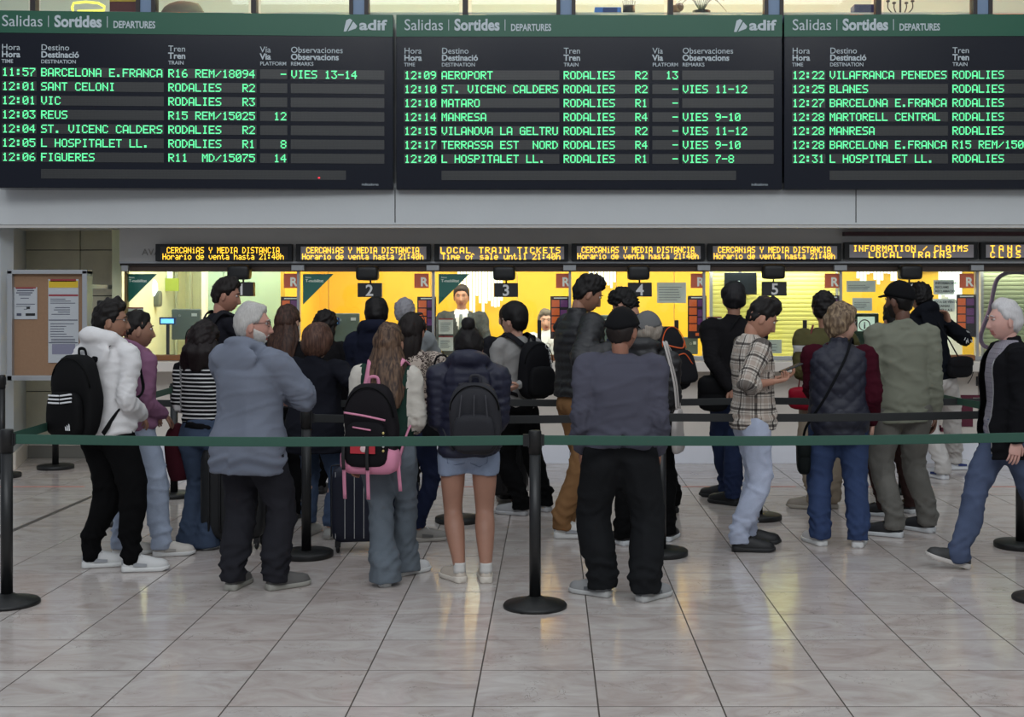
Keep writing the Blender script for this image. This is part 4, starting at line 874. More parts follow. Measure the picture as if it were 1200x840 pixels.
def do_hair(p, h, seed):
    kind = h.get('kind', 'short'); c = h['c']; hk = p.hk; Dv, Fc = SPH2
    m_ = mat('hair_%d_%d_%d' % c, c, h.get('rough', .55), 0, .25, fn=hair_nodes(h.get('c2', tuple(int(v*.6) for v in c)), h.get('c3')))
    S = head_surf(Dv, hk); n = unit(0) if False else Dv/np.array([.0745, .094, .113]); n = n/np.linalg.norm(n, axis=1)[:, None]
    az = np.degrees(np.abs(np.arctan2(Dv[:, 0], Dv[:, 1]))); elv = np.degrees(np.arcsin(np.clip(Dv[:, 2], -1, 1)))
    hl = h.get('line', ((0, 38), (35, 36), (60, 20), (78, -2), (90, 6), (104, 6), (118, -28), (180, -38)))
    lim = np.interp(az, [a for a, _ in hl], [b for _, b in hl])
    lim = lim+sines(Dv*.1, seed+8, 160, 5)*3.; mk = np.clip((elv-lim)/9+.3, 0, 1)
    t1, t2 = h.get('t', (.026, .010)); top = np.clip((elv-10)/50, 0, 1); fr = np.clip(1-az/70, 0, 1)*top
    th = (t2+(t1-t2)*top+h.get('quiff', 0)*fr)*hk
    amp = h.get('curl', .0025); fq = h.get('fq', 150)
    nz = sines(Dv*.1, seed+5, fq, 8)*amp*(1 if kind != 'short' else 1)
    if h.get('curly'): nz = sines(Dv*.1, seed+5, fq*1.35, 8)*amp*1.25+sines(Dv*.1, seed+6, fq*.5, 5)*.003
    if not h.get('curly'): nz = nz*.9+sines(Dv*.1, seed+2, 80, 6)*.0035+amp*1.3*np.sin(np.arctan2(Dv[:, 0], Dv[:, 1])*26+3*Dv[:, 2]+sines(Dv, seed, 3)*1.5)
    off = np.where(mk > 0, th*mk**.5+nz*mk, 0)-.010*(1-mk)
    V = S+n*off[:, None]
    # ignore facial relief under hair: keep the crown round
    mb = MB(); mb.add(p.hp(V), Fc)
    if h.get('brow', True):
        for s in (-1, 1):
            v_, f_ = tube([(s*.014*hk, .0905*hk, .030*hk), (s*.030*hk, .0905*hk, .035*hk), (s*.047*hk, .076*hk, .029*hk)], [.0022, .0032, .0018], 6, 3); mb.add(p.hp(v_), f_)
    L = h.get('long')
    if L:
        rw, rd, bk = h.get('lw', .092), h.get('ld', .075), h.get('bk', .045); rings = []; R0 = rotm('Z', math.atan2(-p.Rh[0, 1], p.Rh[1, 1])) ; n_ = 14; rr = np.random.RandomState(seed)
        ph = rr.rand(4)*6
        tl = h.get('taper', .75)
        for i in range(n_+1):
            t = i/n_; z = .075*hk*(1-t)-L*t+.0; 
            w = np.interp(t, [0, .18, .45, .8, 1], [.045, .080, rw, rw*(tl*.5+.5), rw*tl*.75]); dp = np.interp(t, [0, .18, .5, 1], [.04, .07, rd, rd*.5])
            cy = np.interp(t, [0, .3, .6, 1], [-.03, -.035, -.035-bk*.6, -.035-bk-h.get('drape', .0)])
            ang = np.arange(44)*2*PI/44; 
            a2 = h.get('strand', .03)
            rad = 1+a2*np.sin(ang*11+ph[0]+t*1.2)+a2*.8*np.sin(ang*17+ph[1]-t*2)+(h.get('lcurl', 0))*np.sin(ang*7+ph[2]+t*16)*np.sin(ang*3+t*9)
            if i == n_: rad *= .5; z += .01
            P_ = np.stack([np.cos(ang)*w*rad, np.sin(ang)*dp*rad+cy, np.full(44, z)+(.02*np.sin(ang*5+ph[3])*t if i else 0)], 1)*np.array([hk, hk, 1])
            rings.append(P_@R0.T+p.hc)
        mb.add(*loft(rings))
    if h.get('bun'):
        c_ = h['bun']; v_, f_ = ell(np.array(c_[:3])*hk, (c_[3]*hk,)*3, None, 20, 14); v_ += np.outer(sines(v_, 4, 110, 6), (.003, .003, .003)); mb.add(p.hp(v_), f_)
    mb.obj('hair', m_, p.e, True)
def hair_nodes(c2, c3=None):
    def f(nt, b, tc, L):
        mp = nt.nodes.new('ShaderNodeMapping'); mp.inputs['Scale'].default_value = (1, 1, .06); nt.links.new(tc.outputs['Object'], mp.inputs[0])
        n = nt.nodes.new('ShaderNodeTexNoise'); n.inputs['Scale'].default_value = 170; n.inputs['Detail'].default_value = 3; nt.links.new(mp.outputs[0], n.inputs['Vector'])
        c = mixc(nt, n.outputs[0], lin(c2), L)
        if c3:
            n3 = nt.nodes.new('ShaderNodeTexNoise'); n3.inputs['Scale'].default_value = 75; nt.links.new(mp.outputs[0], n3.inputs['Vector'])
            r = nt.nodes.new('ShaderNodeMapRange'); r.inputs[1].default_value = .40; r.inputs[2].default_value = .75; nt.links.new(n3.outputs[0], r.inputs[0]); c = mixc(nt, r.outputs[0], c, lin(c3))
        nt.links.new(c, b.inputs['Base Color'])
        bp = nt.nodes.new('ShaderNodeBump'); bp.inputs['Strength'].default_value = .35; bp.inputs['Distance'].default_value = .003; nt.links.new(n.outputs[0], bp.inputs['Height']); nt.links.new(bp.outputs[0], b.inputs['Normal'])
    return f
def do_beard(p, b):
    Dv, Fc = SPH2; hk = p.hk; S = head_surf(Dv, hk); n = Dv
    az = np.degrees(np.abs(np.arctan2(Dv[:, 0], Dv[:, 1]))); elv = np.degrees(np.arcsin(Dv[:, 2]))
    up_ = np.interp(az, [0, 14, 24, 45, 75, 88], [-22, -22, -28, -16, -6, 0]); mk = np.clip((up_-elv)/6, 0, 1)*(az < 90)*(elv > -75)
    lip = (np.abs(S[:, 0]) < .018*hk)*(np.abs(S[:, 2]+.067*hk) < .008*hk); mk = mk*(1-lip)
    off = mk*b['t']*(1+.3*sines(Dv*.1, 2, 200))-.009*(1-mk)
    MB().add(p.hp(S+n*off[:, None]), Fc).obj('beard', mat('beard_%d' % b['c'][0], b['c'], .8, var=.2, vscale=80), p.e, True)
def do_cap(p, c):
    Dv, Fc = SPH2; hk = p.hk; S = Dv*np.array([.0745, .094, .113])*hk; elv = np.degrees(np.arcsin(Dv[:, 2])); az = np.degrees(np.abs(np.arctan2(Dv[:, 0], Dv[:, 1])))
    lo = np.interp(az, [0, 90, 180], [24, 14, 2]); mk = np.clip((elv-lo)/5+.5, 0, 1); top = np.clip((elv-30)/60, 0, 1)
    off = mk*(.024+.004*top)*hk-.014*(1-mk); V = S+Dv*off[:, None]
    m_ = cloth_mat('cap_%d' % c['c'][0], c['c'], .8); o = MB().add(p.hp(V), Fc).obj('cap', m_, p.e, True)
    br = []; 
    if c.get('brim', True):
        mb = MB(); tp = []; sgn = c.get('dir', 1)
        for th in (0, .004):
            for i in range(9):
                a = (-60+15*i)*PI/180
                for r in (0, 1):
                    x = math.sin(a)*(.078 if r == 0 else .080)*hk; y = sgn*(math.cos(a)*(.085 if r == 0 else .085)+(.005 if r == 0 else .072*math.cos(a*.75)))*hk; z = (.050-(.018 if r else 0)*1-.010*abs(math.sin(a)))*hk+th
                    tp.append((x, y, z))
        F2 = []
        for i in range(8):
            a = 2*i; F2 += [(a, a+1, a+3, a+2), (a+18, a+20, a+21, a+19), (a+1, a+19, a+21, a+3), (a, a+2, a+20, a+18)]
        F2 += [(0, 18, 19, 1), (16, 17, 35, 34)]
        mb.add(p.hp(np.array(tp)), F2).obj('brim', m_, o, True)
        MB().add(*ell(p.hp(np.array([(0, 0, .139)])*hk)[0], (.007, .007, .004))).obj('button', m_, o, True)
def garment(p, g, tw, td, H, ks, seed):
    """g: name, m, hem, ease, sleeve (full|none|short|x), quilt, hood, collar, fold"""
    T, R1 = p.T, p.R; ea = g.get('ease', .018)*.62; g = dict(g, se=g.get('se', g.get('ease', .018)*.75)*.62); hem = g.get('hem', -.05); mb = MB(); zs = [hem]+[z for z in (-.04, 0., .04, .085, .14, .19, .235, .27, .293) if z > hem+.012]; rg = []
    nk = g.get('neck', .30)
    for i, z in enumerate(zs):
        w, d_ = torso_prof(max(z, -.04), H, tw, td, g.get('box', .75))
        fl = g.get('flare', 0)*max(0, .1-z)/.3
        sq = g.get('cinch', 0)*(i == 0)
        up = max(0, (z-.23)/.07)
        rg.append(ring(T(0, 0, z*H), R1[:, 0], R1[:, 1], w+ea*(1-.45*up)+fl-sq, d_+ea*(1-.45*up)+fl-sq, 28, 2.35))
    rg.append(ring(T(0, -.004*H, nk*H+.012*H), R1[:, 0], R1[:, 1], .048*H, .046*H, 28, 2.2)); mb.add(*loft(rg))
    sl = g.get('sleeve', 'full'); bones = [(T(0, 0, -.25*H), T(0, 0, .30*H), .15, 0, R1[:, 1])]
    for i, s in enumerate((-1, 1)):
        S, E, W_ = p.sh[i], p.el[i], p.wr[i]; se = g.get('se', ea*.75)
        bones.append((S, E, .06, 3.0, (0, 1, 0))); bones.append((E, W_, .05, 3.0+np.linalg.norm(E-S), (0, 1, 0)))
        if sl == 'none': mb.add(*ell(S*.9+T(0, 0, .25*H)*.1, (.058*ks, .062*ks, .05*ks))); continue
        if sl == 'full':
            dr = unit(W_-E); Wc = W_-dr*g.get('cuffback', .0)
            pts = [T(s*.055*H, 0, .262*H), S+[0, 0, .0], S*.5+E*.5, E, E*.55+Wc*.45, Wc-dr*.035, Wc+dr*.012]
            rr = [.045*ks+se*.6, .054*ks+se, .050*ks+se, .045*ks+se, .042*ks+se, .033*ks+se*.85, .026*ks+se*g.get('cuff', .55)]
        elif sl == 'roll':
            dr = unit(W_-E); pts = [T(s*.055*H, 0, .255*H), S, S*.5+E*.5, E, E*.7+W_*.3, E*.62+W_*.38]; rr = [.045*ks+se*.6, .054*ks+se, .050*ks+se, .045*ks+se, .042*ks+se*1.3, .038*ks+se]
        else:
            pts = [T(s*.055*H, 0, .255*H), S, S*.6+E*.4, S*.3+E*.7]; rr = [.045*ks+se*.6, .054*ks+se, .051*ks+se*1.2, .050*ks+se*1.3]
        mb.add(*tube(pts, rr, 16, 4))
    hd = g.get('hood')
    nbp = T(0, -.012*H, .308*H)
    if hd:
        P_ = []; r_ = []
        for a in np.linspace(-150, 150, 13):
            t = math.radians(a); b_ = (1-math.cos(t-PI))/2 if False else (math.cos(t)+1)/2   # 1 at the back
            P_.append(nbp+R1@np.array([math.sin(t)*(.090+.014*hd)*ks, -math.cos(t)*(.078+.026*hd)*ks+.005, (.012+.038*b_*hd-.040*(1-b_))*ks])); r_.append((.024+.026*b_*hd)*ks)
        mb.add(*tube(P_, r_, 12, 2))
        if hd >= .8: mb.add(*ell(nbp+R1@np.array([0, -.098*ks*g.get('hoodout', 1), -.050*hd*ks]), (.135*ks*g.get('hoodw', 1), .036*ks, .10*ks*hd), R1, 20, 12))
    elif g.get('collar'):
        ch = g['collar']; rg = [ring(nbp+R1@np.array([0, 0, z]), R1[:, 0], R1[:, 1], (r)*ks, (r-.002)*ks, 22) for z, r in ((-.03, .085), (0, .068), (ch*.6, .064), (ch, .066))]; mb.add(*loft(rg))
    me, V, N = remesh(mb, g.get('vox', .0125), 2)
    u, v, bid = seg_param(V, bones)
    arm = (bid > 0)
    el_d = np.minimum(np.linalg.norm(V-p.el[0], axis=1), np.linalg.norm(V-p.el[1], axis=1))
    fo = g.get('fold', 1.0)
    disp = fo*(.0045*sines(V, seed, 22, 6, (1, 1, .6))+.0085*ridge(V, seed+3, 15, 5, (1, 1, .8))+.0045*ridge(V, seed+6, 32, 5, (.9, .9, 1.5)))+fo*arm*.005*ridge(V, seed+2, 30, 5, (.8, .8, 1.6))
    disp += fo*arm*.0065*np.exp(-(el_d/.09)**2)*np.sin(v*190+3*np.sin(u*40))
    zl = (V-p.pel)@R1[:, 2]; bot = hem*H
    if not g.get('straight'): disp += fo*(~arm)*.0065*np.exp(-((zl-bot-.07)/.06)**2)*np.sin(zl*95+2.2*np.sin(u*22+seed))
    q = g.get('quilt')
    if q: disp += .0085*(np.abs(np.sin(PI*v/q))**.55-.7)*g.get('qa', 1)
    if g.get('diamond'):
        k_ = g['diamond']; a_ = np.abs(np.sin(PI*(u+v)/k_)); b_ = np.abs(np.sin(PI*(u-v)/k_)); disp += .010*((a_*b_)**.5-.6)
    cf = g.get('rib')
    if cf: disp -= .007*np.exp(-((zl-bot-.0)/.05)**6)*(~arm)
    V = V+N*disp[:, None]; setco(me, V); put_uv(me, u, v)
    ms = [g['m']]; me.materials.clear()
    for m in ms+g.get('m2', []): me.materials.append(m)
    if g.get('face'):      # second colour on chosen faces: fn(u, v, arm, x, z)
        C_ = np.array([V[list(q.vertices)].mean(0) for q in me.polygons]); 
        Lc = (C_-p.pel)@R1; ar = np.array([arm[q.vertices[0]] for q in me.polygons]); me.polygons.foreach_set('material_index', [int(x) for x in g['face'](Lc, ar)])
    o = link(g['name'], me, p.e); return o
def trousers(p, g, tw, td, H, ks, hips, knee, ank, seed):
    T = p.T; st = g.get('style', 'straight'); ea = g.get('ease', .010)
    prof = {'slim': (.096, .086, .070, .066, .056, .052), 'straight': (.104, .096, .082, .077, .070, .070), 'flare': (.096, .086, .072, .078, .092, .104), 'jog': (.104, .098, .088, .080, .062, .046), 'shorts': (.098, .098, .098, .098, .098, .098)}[st]
    prof = [v*g.get('k', 1)*ks for v in prof]; mb = MB()
    rg = []
    for z in (-.070, -.04, 0., .03, .045):
        w, d_ = torso_prof(z, H, tw, td, .6); rg.append(ring(np.array([0, 0, .53*H+z*H]), (1, 0, 0), (0, 1, 0), w+ea*.6, d_+ea*.6, 26, 2.3))
    mb.add(*loft(rg)); mb.add(*ell((0, -.035*ks*td, .53*H-.03*H), (.085*H*tw, .058*H, .06*H), None, 20, 12))
    bones = []
    for i, s in enumerate((-1, 1)):
        h, k, a = hips[i], knee[i], ank[i]; hem = a+np.array([0, 0, g.get('hem', -.035)*ks]) if st != 'shorts' else h*.60+k*.40
        if st == 'shorts': pts = [h+[0, 0, .04], h+[s*.012, 0, -.04], hem]; rr = [prof[0]*.9, prof[1], prof[2]]
        else: pts = [h+[s*.004, 0, .03], h+[s*.010*ks, -.004, -.06], (h+k)/2, k, k*.5+a*.5+[0, -.01*ks, 0], a+[0, 0, .06*ks], hem]; rr = [prof[0]*.88, prof[0], prof[1], prof[2], prof[3], prof[4], prof[5]]
        mb.add(*tube(pts, rr, 18, 4)); bones.append((h, k, .08, 0, (0, 1, 0))); bones.append((k, a, .06, np.linalg.norm(k-h), (0, 1, 0)))
    me, V, N = remesh(mb, .0125, 2); u, v, bid = seg_param(V, bones); fo = g.get('fold', 1.)
    if st != 'shorts':
        kd = np.minimum(np.linalg.norm(V-knee[0], axis=1), np.linalg.norm(V-knee[1], axis=1)); ad = np.abs(V[:, 2]-min(ank[0][2], ank[1][2])-.07)
        disp = fo*(.0030*sines(V, seed+9, 24, 6, (1, 1, .7))+0.0080*ridge(V, seed+4, 15, 5, (1.2, 1.2, .9))+.0075*ridge(V, seed+5, 30, 5, (.9, .9, 1.5))*(.5+np.exp(-(kd/.14)**2))+.0045*np.exp(-(kd/.11)**2)*np.sin(v*85+5*np.sin(u*24+seed))+g.get('stack', 1)*np.exp(-(ad/.085)**2)*(.0125*ridge(V, seed+7, 40, 5, (.7, .7, 1.5))+.0040*np.sin(v*95+6*np.sin(u*22+seed*2))))
    else: disp = .003*sines(V, seed, 30, 6)
    # seat crease and pockets
    hz = V[:, 2]; disp -= .010*np.exp(-(V[:, 0]/.012)**2)*(V[:, 1] < -.03)*np.exp(-((hz-.47*H)/.05)**2)
    V = V+N*disp[:, None]; setco(me, V); put_uv(me, u, v); me.materials.clear(); me.materials.append(g['m']); o = link(g.get('name', 'trousers'), me, p.e)
    if g.get('pockets'):
        for s in (-1, 1):
            # patch laid on the seat: sample nearest surface behind
            c_ = []
            for (px_, pz_) in ((-.055, .045), (.055, .045), (.055, -.04), (0, -.062), (-.055, -.04), (-.055, .045)):
                x_ = s*.075*ks*tw+px_*ks; z_ = .49*H+pz_*ks; w_ = np.where(V[:, 1] < 0, np.hypot(V[:, 0]-x_, V[:, 2]-z_), 9); c_.append(V[np.argmin(w_)]+[0, -.001, 0])
            MB().add(*tube(c_, .0018, 5, 1)).obj('pocket_seam', g['pockets'], o, True)
    return o
def shoe(p, q, a, lift, pit, g, ks, s):
    k = ks*g.get('k', 1.)*1.03; R = rotm('Z', a)@rotm('X', pit); piv = np.array([0, -.085*k if pit > 0 else .09*k, 0]); base = q+np.array([0, 0, lift])
    if lift == 0 and pit: base = base+np.array([0, 0, 0.])
    tr = lambda V: (np.asarray(V, float)-piv)@R.T+(rotm('Z', a)@piv)+base
    up = mat('shoe_%s' % g['n'], g['c'], g.get('rough', .55), var=.08, bump=.1, bscale=200); so = mat('sole_%s' % g['n'], g.get('sole', (215, 215, 212)), .6)
    hi = g.get('hi', 1.); th = g.get('th', .030)
    pr = [(-.098, .020, .030, .03), (-.088, .034, .040, .055), (-.06, .038, .052*hi, .080*hi), (-.02, .037, .050*hi, .082*hi), (.02, .040, .042, .078), (.06, .045, .033, .067), (.10, .048, .026, .055), (.135, .045, .021, .049), (.160, .034, .016, .038), (.174, .015, .010, .018)]
    rg = []
    for y, w, hh, top in pr:
        t = np.arange(22)*2*PI/22; x = w*np.sign(np.cos(t))*np.abs(np.cos(t))**.8; z = np.where(np.sin(t) > 0, np.sin(t)*(top-.0)*1.0, np.sin(t)*.012)+.022
        rg.append(np.stack([x*k, np.full(22, y*k), z*k], 1))
    V, Fc = loft(rg); o = MB().add(tr(V), Fc).obj('shoe', up, p.e, True)
    rg = []
    for y, w, _, _ in pr: 
        w2 = w*1.07+.002; t = np.arange(22)*2*PI/22; sg = lambda v: np.sign(v)*np.abs(v)**.35
        ht = th*(1.25 if y < -.03 else 1.0); tip = .010 if y > .15 else 0
        rg.append(np.stack([sg(np.cos(t))*w2*k, np.full(22, (y*1.03)*k), (sg(np.sin(t))*(ht-tip)/2+(ht+tip)/2)*k], 1))
    V, Fc = loft(rg); MB().add(tr(V), Fc).obj('sole', so, o, True)
    if g.get('lace', (230, 230, 228)):
        m = MB()
        for j in range(4):
            y = .028+.018*j; z = (.094-.0105*j)*k*1.0; m.add(tr(tube([(-.022*k, y*k, z-.008*k), (0, (y+.004)*k, z), (.022*k, y*k, z-.008*k)], .0028*k, 6, 2)[0]), tube([(0, 0, 0), (0, 1, 0), (1, 1, 0)], .1, 6, 2)[1])
        m.add(tr(tube([(-.028*k, .02*k, .094*k), (0, .012*k, .102*k), (.028*k, .02*k, .094*k)], .003*k, 6, 2)[0]), tube([(0, 0, 0), (0, 1, 0), (1, 1, 0)], .1, 6, 2)[1])
        m.obj('laces', mat('lace_%d' % g.get('lace', (230, 0, 0))[0], g.get('lace', (230, 230, 228)), .8), o, True)
    if g.get('patch'):
        pm = mat('shoe_patch_%d' % g['patch'][0], g['patch'], .6)
        for sd in (-1, 1):
            m = MB(); 
            for (y0, y1, z0, z1, xx) in g.get('pp', ((-.03, .05, .036, .060, .0475),)):
                m.add(tr(np.array([(sd*(xx-.002), y0, z0), (sd*(xx+.002), y1, z0*.95), (sd*(xx-.0), y1, z0*.95+(z1-z0)*.7), (sd*(xx-.006), y0, z1)])*k), [(0, 1, 2, 3)] if sd > 0 else [(3, 2, 1, 0)])
            m.obj('side_patch', pm, o)
        m = MB(); m.add(tr(ell((0, -.088*k, .052*k), (.026*k, .014*k, .026*k))[0]), ell((0, 0, 0), (1, 1, 1))[1]); m.obj('heel_patch', pm, o, True)
    if g.get('mark'):
        for sd in (-1, 1):
            m = MB()
            for (a_, b_) in (((.0, .036), (.006, .058)), ((.006, .058), (.020, .034)), ((.020, .034), (.026, .055))): m.add(tr(tube([(sd*.049*k, a_[0]*k, a_[1]*k), (sd*.045*k, b_[0]*k, b_[1]*k)], .0025*k, 6, 1)[0]), tube([(0, 0, 0), (0, 1, 0)], .1, 6, 1)[1])
            m.obj('letter_mark', mat('shoe_mark', (60, 62, 66), .6), o)
    # sock / ankle
    if g.get('sock'):
        MB().add(tr(tube([(0, -.055*k, .06*k), (0, -.052*k, .10*k), (0, -.052*k, .128*k)], [.040*k, .039*k, .039*k], 14, 2)[0]), tube([(0, 0, 0), (0, 0, 1), (0, 0, 2)], .1, 14, 2)[1]).obj('sock', mat('sock_%d' % g['sock'][0], g['sock'], .9), p.e, True)

# ------------------------------------------------------------------ bags
def pack(p, label, c, c2, w=.30, h=.45, dp=.15, zc=.20, xo=0., tilt=0., straps=(40, 40, 42), pocket=True, ea=.02, td=1., group=None, extra=None, rough=.7, strapw=.028, cf=None):
    ea = ea*.62+.004; td = 1+(td-1)*.75
    e = empty('backpack', tuple(p.root), p.rz, label, 'backpack', 'backpacks worn in the queue'); H = p.H; T, R1 = p.T, p.R
    yb = -(torso_prof(.2, H, 1, td)[1]+ea+dp/2+.004); c0 = T(xo, yb, zc*H); Rr = R1@rotm('X', tilt)
    M1 = cloth_mat('bag_%d_%d_%d' % c, c, rough, bump=.2); M2 = cloth_mat('bag_%d_%d_%d' % c2, c2, rough, bump=.2); MS = cloth_mat('bag_%d_%d_%d' % straps, straps, rough)
    V, Fc = rbox((0, 0, 0), w/2, dp/2, h/2, 3.4, 32, 14, .16)
    V = V+np.outer(sines(V, 11, 22, 6), (.005, .008, .004)); MB().add(V@Rr.T+c0, Fc).obj('main_body', M1, e, True)
    bk = lambda x, y, z: (Rr@np.array([x, y, z]))+c0
    if pocket:
        V, Fc = rbox((0, -dp/2-.012, -h*.18), w*.40, .035, h*.26, 4, 26, 10, .1); V = V+np.outer(sines(V, 5, 28, 6), (.002, .004, .002)); MB().add(V@Rr.T+c0, Fc).obj('front_pocket', M2, e, True)
    zp = [bk(w*.44*math.sin(a), -dp*.30-.02*math.cos(a), h*.10+h*.36*math.cos(a)) for a in np.linspace(-1.5, 1.5, 11)]
    MB().add(*tube(zp, .004, 6, 2)).obj('zipper', cloth_mat('zip_%d_%d_%d' % (cf or (10, 10, 10)), cf or (10, 10, 10), .5), e, True)
    MB().add(*tube([bk(-.03, dp*.3, h*.47), bk(-.022, dp*.25, h*.47+.045), bk(.022, dp*.25, h*.47+.045), bk(.03, dp*.3, h*.47)], [(.010, .004)]*4, 8, 4)).obj('handle', MS, e, True)
    for s in (-1, 1):
        tr_ = torso_prof(.2, H, 1, td)[1]+ea
        P_ = [bk(s*.06, dp/2-.01, h*.42), T(s*.062*H/1.7*1.7*.95, -tr_*.55, .300*H+.030), T(s*.066*H, 0, .300*H+.040), T(s*.068*H, tr_*.95, .262*H+.03), T(s*.072*H, tr_+.026, .20*H), T(s*.092*H, tr_*.8+.03, .12*H), T(s*.092*H, -tr_*.3, .07*H), bk(s*w*.42, dp/2-.02, -h*.42)]
        # flattened strap following the shoulder
        Q = np.array(P_); MB().add(*flat_strap(Q, strapw, .007, T(0, 0, .2*H))).obj('strap', MS, e, True)
    if extra: extra(e, bk, w, h, dp)
    return e
def flat_strap(Q, hw, ht, ctr, sub=5):
    Q = crom(Q, sub); T_ = np.gradient(Q, axis=0); T_ /= np.linalg.norm(T_, axis=1)[:, None]; rings = []
    for i in range(len(Q)):
        n = unit((Q[i]-ctr)-T_[i]*np.dot(Q[i]-ctr, T_[i])); u = np.cross(T_[i], n); rings.append(ring(Q[i], u, n, hw, ht, 8, 3))
    return loft(rings)
def strap_bag(p, label, name, cat, strap_pts, bag_c, size, c, rough=.6, group=None, cs=None, flap=True, rot=0.):
    e = empty(name, tuple(p.root), p.rz, label, cat, group); M1 = cloth_mat('bag_%d_%d_%d' % c, c, rough, bump=.15); MS = M1 if cs is None else cloth_mat('bag_%d_%d_%d' % cs, cs, rough)
    V, Fc = rbox((0, 0, 0), *size, 3.5, 26, 10, .1); V = V+np.outer(sines(V, 7, 30), (.003, .004, .003)); Rr = rotm('Z', rot)
    bc = np.array(bag_c, float); MB().add(V@Rr.T+bc, Fc).obj('bag_body', M1, e, True)
    if flap:
        V, Fc = rbox((0, -size[1]*.25, size[2]*.38), size[0]*.96, size[1]*.85, size[2]*.55, 3.5, 24, 8); MB().add(V@Rr.T+bc, Fc).obj('flap', M1, e, True)
    if strap_pts is not None: MB().add(*flat_strap(np.array(strap_pts, float), .009, .0035, bc*0+p.T(0, 0, .15*p.H))).obj('strap', MS, e, True)
    return e

# colours ---------------------------------------------------------
def C(nm, c, **k): return cloth_mat(nm, c, **k)
BLK = dict(kind='short', c=(22, 18, 17)); 
def hh(**k): d_ = dict(BLK); d_.update(k); return d_
SW = dict(n='white', c=(205, 205, 204), sole=(216, 216, 214)); SB = dict(n='black', c=(20, 20, 22), sole=(26, 26, 28), lace=(30, 30, 30)); SBW = dict(n='blackwhite', c=(24, 24, 28), sole=(205, 208, 210), lace=(30, 30, 34))
SG = dict(n='grey', c=(150, 148, 146), sole=(190, 188, 184))
J = {}
# 1 white hoodie
p = person('young man in a white hoodie and black trousers wearing glasses and a black backpack', 126, 7.85, 1.635, 26, ((116, 664, 70), (163, 669, 78)), (158, 116, 94), hyaw=48, tw=1.14, td=1.12, arms=('pouch', 'pouch'), seed=11,
    top=dict(name='hoodie', m=C('white_fleece', (222, 220, 220), var=.03), hem=-.055, ease=.03, se=.026, hood=1.25, cinch=.012, rib=1), legs=dict(m=C('black_cotton', (14, 14, 15)), style='jog', k=1.02, stack=1.6), shoes=dict(SW, patch=(150, 152, 156), n='white'),
    hair=hh(c=(26, 20, 18), t=(.030, .012), quiff=.012, curl=.0052, curly=1, fq=190), glasses=(70, 66, 64))
def ex1(e, bk, w, h, dp):
    wm = mat('white_tape', (225, 226, 228), .6)
    for k in range(3):
        z = .018-k*.022; m = MB()
        for x0, x1, y0, y1 in ((-w*.27, -w*.03, -.5, -.5), (w*.0, w*.25, -.5, -.5)):
            a, b = bk(x0, dp*y0-.047, z-.0), bk(x1, dp*y1-.047, z+.012*(x0 >= 0)); m.add(*tube([a, (a+b)/2+(bk(0, -.006, 0)-bk(0, 0, 0)), b], [(.005, .0055)]*3, 6, 2, (0, 0, 1)))
        m.obj('white_stripe', wm, e)
    # small triangular emblem of three bars
    m = MB()
    for k in range(3):
        x = .045+k*.014; m.add([bk(x, -dp/2-.051, -.185), bk(x+.010, -dp/2-.051, -.185), bk(x+.010-.005, -dp/2-.051, -.165+.008*k), bk(x-.004, -dp/2-.051, -.160+.008*k)], [(0, 1, 2, 3)])
    m.obj('emblem', wm, e)
pack(p, 'black backpack with three white stripes on the white hoodie', (22, 22, 23), (20, 20, 21), .36, .52, .16, .115, -.03, ea=.03, td=1.12, extra=ex1, straps=(24, 24, 26), strapw=.026)
# 2 mauve hoodie
p = person('young man in a mauve hoodie and pale jeans with short black hair', 158, 8.35, 1.565, 42, ((150, 650, 60), (197, 651, 72)), (158, 118, 98), hyaw=22, tw=1.12, td=1.1, arms=('pouch', 'pouch'), seed=12,
    top=dict(name='hoodie', m=C('mauve_fleece', (136, 96, 122), var=.05), hem=-.05, ease=.028, se=.024, hood=1.1, cinch=.012, rib=1), legs=dict(m=denim('pale', (152, 162, 180)), style='straight', pockets=mat('seam_pale', (110, 124, 150), .8)), shoes=dict(SW, n='cream', c=(200, 194, 186), patch=(160, 156, 150)),
    hair=hh(c=(24, 19, 17), t=(.026, .004), curl=.003, line=((0, 36), (40, 34), (62, 18), (80, 4), (92, 14), (108, 4), (125, -14), (180, -22))))
# 3 blue-grey jacket
p = person('older man with white hair, beard and glasses in a blue-grey hooded jacket, arms folded', 292, 7.24, 1.625, 28, ((277, 688, 8), (331, 689, 50)), (196, 146, 130), hyaw=52, tw=1.28, td=1.35, arms=('crossed', 'crossed'), seed=13,
    top=[dict(name='shirt_collar', m=C('dark_plaid', (52, 46, 50)), hem=.2, ease=.004, sleeve='none', collar=.035, box=.2), dict(name='hooded_jacket', m=C('bluegrey_fleece', (116, 122, 136), var=.04), hem=-.122, ease=.060, se=.055, hood=.85, hoodw=1.3, hoodout=1.18, flare=.03, collar=.02, fold=1.3)],
    legs=dict(m=C('charcoal_denim', (40, 40, 45)), style='straight', k=1.18, stack=1.7), shoes=dict(n='greysuede', c=(92, 90, 88), sole=(150, 148, 140), lace=(70, 70, 68)),
    hair=hh(c=(205, 202, 198), c2=(150, 146, 142), t=(.022, .012), curl=.0022, fq=120, line=((0, 42), (35, 40), (55, 26), (72, 4), (90, 6), (104, 2), (118, -30), (180, -40))), beard=dict(c=(205, 200, 194), t=.0045), glasses=(60, 50, 46))
